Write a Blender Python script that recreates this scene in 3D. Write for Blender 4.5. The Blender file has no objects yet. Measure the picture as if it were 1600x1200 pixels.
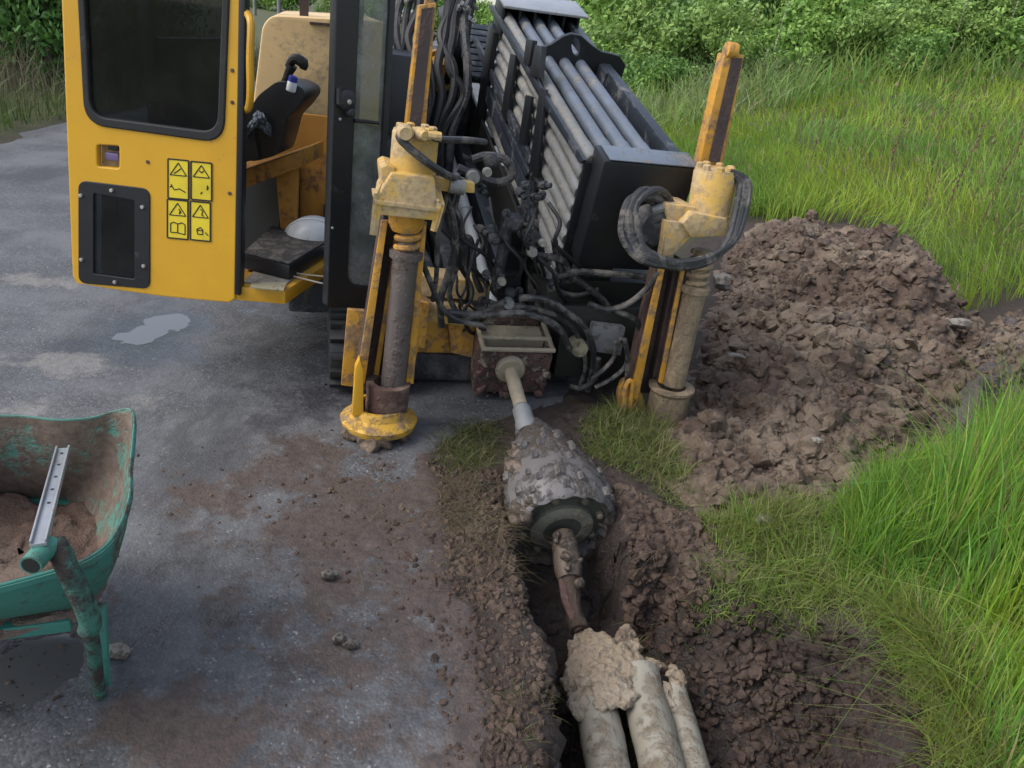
import bpy, bmesh, math, random
import numpy as np
from mathutils import Vector, Matrix
random.seed(7); RNG = np.random.default_rng(7)
SC = bpy.context.scene
COL = SC.collection
R_ = math.radians

# ------------------------------------------------------------------ camera
CAM_H, PITCH, ROLL, FPX = 1.7, R_(25), R_(7.5), 1200.0
_f = np.array([0, math.cos(PITCH), -math.sin(PITCH)])
_r0 = np.array([1.0, 0, 0]); _u0 = np.cross(_r0, _f)
_r = math.cos(ROLL)*_r0 + math.sin(ROLL)*_u0
_u = -math.sin(ROLL)*_r0 + math.cos(ROLL)*_u0
CAMP = np.array([0, 0, CAM_H])
cd = bpy.data.cameras.new('camera'); cam = bpy.data.objects.new('camera', cd); COL.objects.link(cam)
cd.sensor_width = 36; cd.lens = FPX/1600*36; cd.clip_end = 3000; cd.clip_start = .05
cam.matrix_world = Matrix(((_r[0], _u[0], -_f[0], 0), (_r[1], _u[1], -_f[1], 0), (_r[2], _u[2], -_f[2], CAM_H), (0, 0, 0, 1)))
SC.camera = cam

# ------------------------------------------------------------------ light
SUN_EL, SUN_AZ = 48, 250      # degrees; azimuth of the sun, clockwise from +Y
w = bpy.data.worlds.new('World'); SC.world = w; w.use_nodes = True
nt = w.node_tree; bg = nt.nodes['Background']
sky = nt.nodes.new('ShaderNodeTexSky'); sky.sky_type = 'NISHITA'; sky.sun_disc = False
sky.sun_elevation = R_(SUN_EL); sky.sun_rotation = R_(SUN_AZ)
sky.air_density = 1.0; sky.dust_density = 1.5; sky.ozone_density = 1.0
hs = nt.nodes.new('ShaderNodeHueSaturation'); hs.inputs['Saturation'].default_value = .62     # thin overcast: a whiter sky
nt.links.new(sky.outputs[0], hs.inputs['Color']); nt.links.new(hs.outputs[0], bg.inputs[0]); bg.inputs[1].default_value = 0.125
sl = bpy.data.lights.new('sun', 'SUN'); sl.energy = 1.25; sl.angle = R_(45); sl.color = (1, .95, .88)
so = bpy.data.objects.new('sun', sl); COL.objects.link(so)
sd = Vector((math.sin(R_(SUN_AZ))*math.cos(R_(SUN_EL)), math.cos(R_(SUN_AZ))*math.cos(R_(SUN_EL)), math.sin(R_(SUN_EL))))
so.rotation_euler = sd.to_track_quat('Z', 'Y').to_euler(); so.location = (0, 0, 30)
SC.view_settings.view_transform = 'Standard'; SC.view_settings.look = 'None'
SC.view_settings.exposure = 1.18; SC.view_settings.gamma = 1
SC.render.engine = 'CYCLES'

# ------------------------------------------------------------------ measuring: a sight line of the photograph met with a plane of the place
def ray(x, y): return ((x-800)/FPX)*_r - ((y-600)/FPX)*_u + _f
def Zp(x, y, z): d = ray(x, y); return CAMP + d*((z-CAM_H)/d[2])
def Yp(x, y, Y): d = ray(x, y); return CAMP + d*(Y/d[1])
def Dp(x, y, D): return CAMP + ray(x, y)*D
A = ray(500, -465); A /= np.linalg.norm(A)            # boring axis, away and up
AH = np.array([A[0], A[1], 0]); AH /= np.linalg.norm(AH)
LV = np.array([AH[1], -AH[0], 0]); NN = np.cross(LV, A); UP = np.array([0, 0, 1.0])
P0 = Zp(865, 815, -.05)
O0 = np.array([P0[0], P0[1], 0])
def I(s, v, n): return P0 + s*A + v*LV + n*NN
def M(u, v, z): return O0 + u*AH + v*LV + z*UP
def plane_hit(x, y, p, n): r = ray(x, y); return CAMP + r*(((np.array(p)-CAMP) @ n)/(r @ n))
def Sp(x, y, s): return plane_hit(x, y, I(s, 0, 0), A)
def Vp(x, y, v): return plane_hit(x, y, I(0, v, 0), LV)
def Up(x, y, u): return plane_hit(x, y, M(u, 0, 0), AH)

# ------------------------------------------------------------------ numpy noise
def hsh(ix, iy, seed):
    h = (ix.astype(np.int64)*374761393 + iy.astype(np.int64)*668265263 + seed*1442695041) & 0xffffffff
    h = ((h ^ (h >> 13))*1274126177) & 0xffffffff
    h = ((h ^ (h >> 16))*2246822519) & 0xffffffff
    return ((h ^ (h >> 15)) & 0xffffff)/float(0xffffff)
def vn(x, y, seed=0):
    ix = np.floor(x); iy = np.floor(y); fx = x-ix; fy = y-iy
    fx = fx*fx*fx*(fx*(fx*6-15)+10); fy = fy*fy*fy*(fy*(fy*6-15)+10)
    a = hsh(ix, iy, seed); b = hsh(ix+1, iy, seed); c = hsh(ix, iy+1, seed); d = hsh(ix+1, iy+1, seed)
    return (a+(b-a)*fx)*(1-fy) + (c+(d-c)*fx)*fy
def fbm(x, y, o=4, seed=0, g=.5):
    t = 0; a = 1; s = 0
    for k in range(o):
        t = t + a*(vn(x*2**k+13.7*k, y*2**k-7.1*k, seed+k)-.5)*2; s += a; a *= g
    return t/s
def clods(x, y, cell, seed=0, dens=.7, tall=.7):
    wx = x + cell*.22*fbm(x/cell*1.7, y/cell*1.7, 2, seed+50); wy = y + cell*.22*fbm(x/cell*1.7+9, y/cell*1.7+4, 2, seed+60)
    gx = wx/cell; gy = wy/cell; ix = np.floor(gx); iy = np.floor(gy); h = np.zeros_like(gx)
    for dx in (-1, 0, 1):
        for dy in (-1, 0, 1):
            cx = ix+dx; cy = iy+dy
            px = cx+hsh(cx, cy, seed); py = cy+hsh(cx, cy, seed+1); r = .25+.5*hsh(cx, cy, seed+2)**1.5
            on = hsh(cx, cy, seed+3) < dens
            a = hsh(cx, cy, seed+4)*6.28; ux = gx-px; uy = gy-py
            rx = (ux*np.cos(a)+uy*np.sin(a)); ry = (-ux*np.sin(a)+uy*np.cos(a))*1.4
            q = 1-(rx*rx+ry*ry)/(r*r)
            tilt = 1+.6*rx/r
            h = np.maximum(h, np.where(on & (q > 0), np.sqrt(np.maximum(q, 0))*r*cell*tall*tilt, 0))
    return h
def sst(x, a, b): t = np.clip((x-a)/(b-a), 0, 1); return t*t*(3-2*t)
def sdf(poly, x, y):
    """signed distance, positive inside"""
    d = np.full(x.shape, 1e9); ins = np.zeros(x.shape, bool); n = len(poly)
    for i in range(n):
        ax, ay = poly[i][:2]; bx, by = poly[(i+1) % n][:2]
        ex, ey = bx-ax, by-ay; t = np.clip(((x-ax)*ex+(y-ay)*ey)/(ex*ex+ey*ey+1e-12), 0, 1)
        d = np.minimum(d, (x-ax-t*ex)**2+(y-ay-t*ey)**2)
        c = ((ay > y) != (by > y)) & (x < (bx-ax)*(y-ay)/((by-ay) if by != ay else 1e-9)+ax)
        ins ^= c
    return np.where(ins, 1, -1)*np.sqrt(d)
def pxpoly(pts, z=0): return [Zp(x, y, z) for x, y in pts]

# ------------------------------------------------------------------ materials
def lin(c):
    return tuple(((v/255+.055)/1.055)**2.4 if v/255 > .04045 else v/255/12.92 for v in c)+(1,)
class NT:
    def __init__(s, name):
        s.m = bpy.data.materials.new(name); s.m.use_nodes = True; s.t = s.m.node_tree
        s.b = s.t.nodes['Principled BSDF']; s.co = s.t.nodes.new('ShaderNodeTexCoord')
    def n(s, ty, **k):
        o = s.t.nodes.new(ty)
        for a, v in k.items(): setattr(o, a, v)
        return o
    def l(s, a, b): s.t.links.new(a, b)
    def noise(s, scale, detail=4, rough=.6, src=None, dist=0, stretch=None):
        o = s.n('ShaderNodeTexNoise'); o.inputs['Scale'].default_value = scale; o.inputs['Detail'].default_value = detail
        o.inputs['Roughness'].default_value = rough; o.inputs['Distortion'].default_value = dist
        v = src or s.co.outputs['Object']
        if stretch:
            mp = s.n('ShaderNodeMapping'); mp.inputs['Scale'].default_value = stretch; s.l(v, mp.inputs[0]); v = mp.outputs[0]
        s.l(v, o.inputs['Vector']); return o.outputs['Fac']
    def vor(s, scale, feat='F1', out='Distance'):
        o = s.n('ShaderNodeTexVoronoi'); o.feature = feat; o.inputs['Scale'].default_value = scale
        s.l(s.co.outputs['Object'], o.inputs['Vector']); return o.outputs[out]
    def ramp(s, fac, a, b, va=0, vb=1):
        o = s.n('ShaderNodeMapRange'); o.interpolation_type = 'SMOOTHSTEP'
        for i, v in enumerate((a, b, va, vb)): o.inputs[1+i].default_value = v
        s.l(fac, o.inputs[0]); return o.outputs[0]
    def mix(s, fac, a, b):
        o = s.n('ShaderNodeMix'); o.data_type = 'RGBA'
        if isinstance(fac, (int, float)): o.inputs[0].default_value = fac
        else: s.l(fac, o.inputs[0])
        for v, i in ((a, 6), (b, 7)):
            if isinstance(v, tuple): o.inputs[i].default_value = v if len(v) == 4 else v+(1,)
            else: s.l(v, o.inputs[i])
        return o.outputs[2]
    def math(s, op, a, b=0):
        o = s.n('ShaderNodeMath'); o.operation = op
        for i, v in enumerate((a, b)):
            if isinstance(v, (int, float)): o.inputs[i].default_value = v
            else: s.l(v, o.inputs[i])
        return o.outputs[0]
    def bump(s, h, strength=.3, dist=.01, prev=None):
        o = s.n('ShaderNodeBump'); o.inputs['Strength'].default_value = strength; o.inputs['Distance'].default_value = dist
        s.l(h, o.inputs['Height'])
        if prev: s.l(prev, o.inputs['Normal'])
        return o.outputs[0]
    def attr(s, name):
        o = s.n('ShaderNodeAttribute'); o.attribute_name = name; return o
    def out(s, col=None, rough=None, metal=None, normal=None, spec=None):
        for v, k in ((col, 'Base Color'), (rough, 'Roughness'), (metal, 'Metallic'), (normal, 'Normal'), (spec, 'Specular IOR Level')):
            if v is None: continue
            if isinstance(v, (int, float)): s.b.inputs[k].default_value = v
            elif isinstance(v, tuple): s.b.inputs[k].default_value = v if len(v) == 4 else v+(1,)
            else: s.l(v, s.b.inputs[k])
        return s.m
def surf(name, base, rough=.5, metal=0, dirt=None, amount=.5, dscale=6, bump=.15, base2=None, fine=60, drough=.9, streak=None, spec=.5):
    """painted or bare material with worn colour variation, patches of dirt and a little relief"""
    s = NT(name)
    n1 = s.noise(3.1, 5, .65); n2 = s.noise(fine, 3, .6)
    b2 = base2 or tuple(v*.72 for v in base[:3])
    c = s.mix(s.ramp(n1, .35, .7), base, b2); r = rough; nrm = s.bump(n2, bump*.5, .004); mt = metal
    if dirt:
        nd = s.noise(dscale, 8, .68, dist=.4, stretch=streak)
        nf = s.noise(fine*.6, 4, .7)
        k = s.math('ADD', nd, s.math('MULTIPLY', nf, .35))
        t = 1.02-amount*.75
        f = s.ramp(k, t-.07, t+.09)
        d2 = tuple(v*.6 for v in dirt[:3])
        c = s.mix(f, c, s.mix(s.ramp(nf, .35, .7), dirt, d2))
        r = s.math('ADD', s.math('MULTIPLY', f, drough-rough), rough)
        if metal: mt = s.math('MULTIPLY', s.math('SUBTRACT', 1, f), metal)
        nrm = s.bump(s.math('MULTIPLY', f, s.math('ADD', nf, .5)), bump*2, .006, nrm)
    return s.out(c, r, mt, nrm, spec)
def spoilmat(name, a, b, c3, dark):
    s = NT(name); n1 = s.noise(3.2, 8, .65); n2 = s.noise(26, 6, .7); n3 = s.noise(130, 3, .6)
    c = s.mix(s.ramp(n1, .36, .62), a, b); c = s.mix(s.ramp(s.noise(1.6, 6, .6), .46, .62, 0, .75), c, c3); c = s.mix(s.ramp(n2, .5, .72, 0, .8), c, c3); c = s.mix(s.ramp(s.noise(11, 6, .65), .52, .66, 0, .85), c, dark)
    h = s.math('ADD', s.math('MULTIPLY', n2, .7), s.math('MULTIPLY', n3, .35))
    return s.out(c, .72, 0, s.bump(h, .9, .02), .4)
MUD = (.21, .145, .09); RMUD = (.10, .05, .042); CLAY = (.30, .25, .175)
MT = {}
MT['yellow'] = surf('yellow_paint', (.60, .315, .022), .38, dirt=(.30, .19, .08), amount=.16, dscale=5, bump=.06)
MT['door'] = surf('door_paint', (.62, .335, .022), .33, dirt=(.36, .22, .09), amount=.2, dscale=6, bump=.04, base2=(.57, .30, .02))
MT['stake'] = surf('muddy_yellow_paint', (.58, .285, .03), .5, dirt=(.30, .18, .085), amount=.46, dscale=7, bump=.18)
MT['yellowmud'] = surf('mud_splashed_yellow', (.55, .31, .03), .5, dirt=(.27, .18, .10), amount=.42, dscale=8, bump=.4)
MT['tan'] = surf('dusty_yellow_paint', (.60, .37, .085), .58, dirt=(.48, .35, .19), amount=.52, dscale=7, bump=.14)
MT['yellowshade'] = surf('shaded_yellow_paint', (.36, .165, .022), .5, dirt=(.16, .08, .03), amount=.35, dscale=5, bump=.1)  # the yellow paint again, with the cab's shade mixed into its colour
MT['hood'] = surf('faded_hood_paint', (.62, .43, .20), .6, dirt=(.5, .37, .22), amount=.4, dscale=2, bump=.05, base2=(.55, .38, .18))
MT['black'] = surf('black_paint', (.012, .013, .016), .42, dirt=(.10, .09, .085), amount=.2, dscale=7, bump=.12)
MT['dull'] = surf('dusty_black_steel', (.02, .022, .027), .5, dirt=(.11, .10, .095), amount=.42, dscale=8, bump=.3)
MT['frame'] = surf('blue_black_paint', (.026, .032, .042), .4, dirt=(.15, .155, .16), amount=.32, dscale=6, bump=.15)
MT['rubber'] = surf('rubber', (.010, .010, .011), .6, dirt=(.06, .05, .043), amount=.28, dscale=9, bump=.15)
MT['hose'] = surf('dusty_hose', (.026, .026, .028), .5, dirt=(.17, .152, .135), amount=.42, dscale=9, bump=.3)
MT['rail'] = surf('rusty_dark_rail', (.055, .035, .034), .6, dirt=(.12, .075, .06), amount=.45, dscale=9, bump=.25, streak=(1, 1, .3))
MT['rust'] = surf('rust_mud', (.10, .052, .042), .75, dirt=(.20, .13, .10), amount=.45, dscale=10, bump=.5)
MT['shaft'] = surf('worn_steel_shaft', (.15, .125, .115), .42, .45, dirt=(.10, .065, .05), amount=.42, dscale=7, bump=.35, streak=(1, 1, .35))
MT['shaftmud'] = surf('clay_smeared_shaft', (.17, .13, .085), .6, .1, dirt=(.27, .20, .125), amount=.55, dscale=9, bump=.4, streak=(1, 1, .4))
MT['steel'] = surf('bright_steel', (.42, .43, .44), .38, .55, dirt=(.26, .21, .17), amount=.22, dscale=9, bump=.12)
MT['rodlight'] = surf('dusty_rod', (.20, .20, .195), .48, .2, dirt=(.27, .25, .21), amount=.42, dscale=7, bump=.3, streak=(1, 1, .35))
MT['rodpale'] = surf('polished_pale_rod', (.40, .42, .42), .42, .1, dirt=(.3, .28, .24), amount=.2, dscale=7, bump=.1)
MT['rodblue'] = surf('worn_blue_rod', (.15, .175, .215), .4, .25, dirt=(.20, .185, .165), amount=.36, dscale=8, bump=.25, streak=(1, 1, .3))
MT['clayrod'] = surf('clay_rod', (.34, .285, .20), .6, 0, dirt=(.42, .36, .26), amount=.4, dscale=9, bump=.3)
MT['wbox'] = surf('red_mud_steel', (.12, .06, .052), .7, dirt=(.32, .25, .19), amount=.42, dscale=14, bump=1.0)
MT['pale'] = surf('pale_clay_plate', (.26, .23, .15), .7, dirt=(.15, .12, .08), amount=.4, dscale=7, bump=.4)
MT['white'] = surf('white_plastic', (.68, .71, .73), .35, dirt=(.4, .38, .35), amount=.2, dscale=8, bump=.05)
MT['blue'] = surf('blue_plastic', (.03, .04, .3), .35, bump=.03)
MT['purple'] = surf('latch_plastic', (.16, .12, .24), .3, bump=.03)
MT['chrome'] = surf('bolt_metal', (.6, .58, .56), .35, .7, bump=.05)
MT['sticker'] = surf('sticker_yellow', (.72, .55, .03), .4, dirt=(.5, .38, .1), amount=.2, dscale=12, bump=.03)
MT['ink'] = surf('black_ink', (.012, .012, .01), .5, bump=.02)
MT['cloth'] = surf('blue_grey_cloth', (.2, .25, .32), .8, dirt=(.04, .05, .06), amount=.45, dscale=14, bump=.2)
MT['grit'] = surf('gritty_mat', (.075, .072, .07), .85, dirt=(.16, .14, .12), amount=.5, dscale=16, bump=.6)
MT['floor'] = surf('gritty_floor', (.20, .18, .16), .85, dirt=(.30, .26, .21), amount=.5, dscale=9, bump=.4)
MT['green'] = surf('barrow_green_paint', (.05, .20, .155), .42, dirt=(.10, .066, .05), amount=.36, dscale=5, bump=.2, base2=(.04, .155, .12))
MT['greenin'] = surf('muddy_barrow_green', (.065, .27, .215), .45, dirt=(.18, .13, .10), amount=.57, dscale=3.2, bump=.3)
MT['greendk'] = surf('muddy_barrow_tube', (.045, .16, .12), .5, dirt=(.05, .036, .03), amount=.5, dscale=7, bump=.4)
MT['barrowsoil'] = spoilmat('barrow_soil', (.105, .064, .048), (.13, .086, .066), (.19, .14, .11), (.06, .04, .034))
MT['reamer'] = surf('clay_coated_reamer', (.112, .103, .102), .48, .0, dirt=(.078, .060, .047), amount=.45, dscale=5, bump=.6, drough=.6, base2=(.105, .095, .092))
MT['reamermud'] = surf('reamer_mud', (.115, .085, .062), .6, dirt=(.16, .125, .095), amount=.4, dscale=12, bump=.8)
MT['face'] = surf('reamer_face', (.085, .088, .07), .45, .2, dirt=(.15, .13, .095), amount=.35, dscale=10, bump=.4)
MT['facering'] = surf('reamer_ring', (.16, .155, .12), .5, .2, dirt=(.24, .2, .14), amount=.45, dscale=12, bump=.4)
MT['conduit'] = surf('clay_coated_conduit', (.285, .262, .21), .45, dirt=(.21, .17, .12), amount=.40, dscale=9, bump=.35, streak=(1, 1, .4))
MT['clay'] = spoilmat('wet_clay', (.27, .215, .155), (.23, .175, .12), (.33, .28, .215), (.13, .092, .06))
MT['stone'] = surf('pale_stone', (.23, .205, .175), .8, dirt=(.2, .15, .11), amount=.4, dscale=14, bump=.6)
MT['clod'] = spoilmat('soil_clod', (.056, .034, .025), (.076, .048, .034), (.12, .086, .062), (.024, .015, .012))
MT['heapclod'] = spoilmat('heap_clod', (.080, .052, .038), (.125, .088, .062), (.205, .158, .115), (.034, .023, .017))
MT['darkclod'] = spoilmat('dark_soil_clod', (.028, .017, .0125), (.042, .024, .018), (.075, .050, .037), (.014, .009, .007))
MT['stonebrown'] = surf('grey_brown_clod', (.13, .115, .10), .85, dirt=(.085, .062, .05), amount=.45, dscale=14, bump=.8)
MT['manifold'] = surf('grey_painted_steel', (.17, .175, .18), .5, dirt=(.10, .085, .07), amount=.4, dscale=12, bump=.15)
MT['pole'] = surf('pole_wood', (.2, .19, .18), .8)
MT['bark'] = surf('bark', (.09, .075, .055), .9, bump=.4)
MT['twine'] = surf('pale_twine', (.45, .40, .32), .8)
MT['stalk'] = surf('dry_stalk', (.13, .07, .04), .8, bump=.1)
def glass(name, tint, k):
    s = NT(name); s.t.nodes.remove(s.b)
    tr = s.n('ShaderNodeBsdfTransparent'); tr.inputs[0].default_value = tint+(1,)
    gl = s.n('ShaderNodeBsdfGlossy'); gl.inputs['Roughness'].default_value = .03
    df = s.n('ShaderNodeBsdfDiffuse'); df.inputs[0].default_value = (.35, .36, .34, 1)
    fr = s.n('ShaderNodeFresnel'); fr.inputs[0].default_value = 1.5
    m1 = s.n('ShaderNodeMixShader'); s.l(fr.outputs[0], m1.inputs[0]); s.l(tr.outputs[0], m1.inputs[1]); s.l(gl.outputs[0], m1.inputs[2])
    m2 = s.n('ShaderNodeMixShader'); s.l(s.ramp(s.noise(5, 6, .7), .35, .8, k*.35, k*1.6), m2.inputs[0]); s.l(m1.outputs[0], m2.inputs[1]); s.l(df.outputs[0], m2.inputs[2])
    s.l(m2.outputs[0], s.t.nodes['Material Output'].inputs[0]); return s.m
MT['glass'] = glass('tinted_glass', (.22, .25, .27), .02)
MT['dustglass'] = glass('dusty_glass', (.75, .79, .77), .42)
def leafmat(name, rough=.5, trans=.5):
    s = NT(name); a = s.attr('tint')
    s.out(a.outputs['Color'], rough, spec=.3)
    t = s.n('ShaderNodeBsdfTranslucent'); s.l(a.outputs['Color'], t.inputs[0])
    mx = s.n('ShaderNodeMixShader'); mx.inputs[0].default_value = trans
    s.l(s.b.outputs[0], mx.inputs[1]); s.l(t.outputs[0], mx.inputs[2]); s.l(mx.outputs[0], s.t.nodes['Material Output'].inputs[0])
    return s.m
MT['grass'] = leafmat('grass_blades'); MT['leaf'] = leafmat('leaves', .5, .3)
# ground: the kinds of earth lie in the vertex colour zones (r red mud, g wetness, b dry spoil / turf)
def groundmat():
    s = NT('earth'); z = s.attr('zone'); sp = s.n('ShaderNodeSeparateColor'); s.l(z.outputs['Color'], sp.inputs[0])
    r, g, b = sp.outputs
    n1 = s.noise(7, 7, .65); n2 = s.noise(45, 4, .65); n3 = s.noise(160, 3, .6)
    dark = s.mix(s.ramp(n1, .35, .68), (.012, .0085, .0075), (.034, .021, .017))
    dark = s.mix(s.ramp(n2, .55, .75, 0, .6), dark, (.055, .040, .031))
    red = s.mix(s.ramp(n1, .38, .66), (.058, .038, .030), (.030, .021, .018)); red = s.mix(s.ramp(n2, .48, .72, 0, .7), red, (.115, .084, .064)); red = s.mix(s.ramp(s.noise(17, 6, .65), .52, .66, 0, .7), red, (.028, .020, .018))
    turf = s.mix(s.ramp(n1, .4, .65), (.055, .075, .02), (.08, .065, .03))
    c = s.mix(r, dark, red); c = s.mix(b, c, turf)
    rough = s.ramp(g, 0, 1, .92, .28)
    h = s.math('ADD', s.math('MULTIPLY', n2, .6), s.math('MULTIPLY', n3, .4))
    return s.out(c, rough, 0, s.bump(h, .9, .02), .5)
def roadmat():
    s = NT('gravel_road'); z = s.attr('zone'); sp = s.n('ShaderNodeSeparateColor'); s.l(z.outputs['Color'], sp.inputs[0])
    r, g, b = sp.outputs
    n1 = s.noise(1.3, 9, .68); n2 = s.noise(38, 4, .7); v = s.vor(105, 'F1'); vc = s.vor(105, 'F1', 'Color'); v2 = s.vor(150, 'F1', 'Color')
    sc = s.n('ShaderNodeSeparateColor'); s.l(vc, sc.inputs[0]); sc2 = s.n('ShaderNodeSeparateColor'); s.l(v2, sc2.inputs[0])
    st = s.mix(sc.outputs[0], (.033, .034, .037), (.106, .107, .112)); st = s.mix(s.ramp(sc2.outputs[0], .955, .985), st, (.24, .24, .24))
    st = s.mix(s.ramp(n1, .35, .7, 0, .5), st, (.105, .108, .118))
    fines = s.mix(s.ramp(n2, .4, .7), (.085, .084, .085), (.055, .055, .059))
    c = s.mix(s.ramp(n2, .46, .6), st, fines); c = s.mix(s.ramp(n1, .42, .62, .0, .6), c, (.137, .138, .143)); c = s.mix(s.ramp(s.noise(1.9, 9, .68, stretch=(1, .35, 1)), .50, .64, 0, .65), c, (.034, .034, .038))
    mud = s.mix(s.ramp(n2, .35, .7), (.080, .054, .042), (.045, .032, .027))
    k = s.ramp(s.math('ADD', r, s.math('MULTIPLY', s.math('SUBTRACT', s.noise(7, 10, .72), .5), 1.9)), .38, .68)
    c = s.mix(s.math('MULTIPLY', k, .86), c, mud)
    tan = s.mix(s.ramp(n2, .3, .7), (.22, .205, .19), (.15, .14, .13))
    k2 = s.ramp(s.math('ADD', b, s.math('MULTIPLY', s.math('SUBTRACT', s.noise(6, 10, .72), .5), 1.6)), .38, .68)
    c = s.mix(s.math('MULTIPLY', k2, .75), c, tan)
    wet = s.ramp(s.math('ADD', g, s.math('MULTIPLY', s.math('SUBTRACT', s.noise(4.2, 10, .7), .5), 1.9)), .3, .95)
    c = s.mix(s.math('MULTIPLY', wet, .6), c, (.020, .020, .024))
    rough = s.ramp(wet, 0, 1, .62, .2)
    h = s.math('ADD', s.math('MULTIPLY', s.math('SUBTRACT', .5, v), .7), n2)
    return s.out(c, rough, 0, s.bump(h, .38, .005), .5)
MT['ground'] = groundmat(); MT['road'] = roadmat()
MT['spoil'] = spoilmat('spoil', (.078, .050, .037), (.122, .085, .060), (.205, .158, .115), (.032, .021, .016))
MT['spoil2'] = spoilmat('dark_spoil', (.060, .050, .048), (.075, .062, .057), (.125, .107, .096), (.032, .026, .025))
ws = NT('puddle_water'); MT['water'] = ws.out((.085, .083, .082), .12, 0, ws.bump(ws.noise(9, 3), .04, .01), .8)

# ------------------------------------------------------------------ builders
OFF = {}
def tag(o, label=None, cat=None, group=None, kind=None):
    if label: o['label'] = label
    if cat: o['category'] = cat
    if group: o['group'] = group
    if kind: o['kind'] = kind
    return o
def thing(name, label, cat, loc=(0, 0, 0), group=None):
    o = bpy.data.objects.new(name, None); o.empty_display_size = .1; COL.objects.link(o); o.location = loc; OFF[o.name] = np.array(loc, float)
    return tag(o, label, cat, group)
def link(name, me, mat, parent=None, loc=None):
    o = bpy.data.objects.new(name, me); COL.objects.link(o)
    if mat: me.materials.clear(); me.materials.append(MT[mat] if isinstance(mat, str) else mat)
    if parent: o.parent = parent; OFF[o.name] = OFF[parent.name]
    else:
        OFF[o.name] = np.array(loc if loc is not None else (0, 0, 0), float); o.location = OFF[o.name]
    return o
def cr(pts, k=6):
    """smooth path through points"""
    p = [np.array(q, float) for q in pts]; p = [2*p[0]-p[1]]+p+[2*p[-1]-p[-2]]; out = []
    for i in range(1, len(p)-2):
        for j in range(k):
            t = j/k; a, b, c, d = p[i-1:i+3]
            out.append(.5*((2*b)+(-a+c)*t+(2*a-5*b+4*c-d)*t*t+(-a+3*b-3*c+d)*t**3))
    return out+[p[-2]]
def nz(v): v = np.array(v, float); return v/(np.linalg.norm(v)+1e-12)
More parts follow.
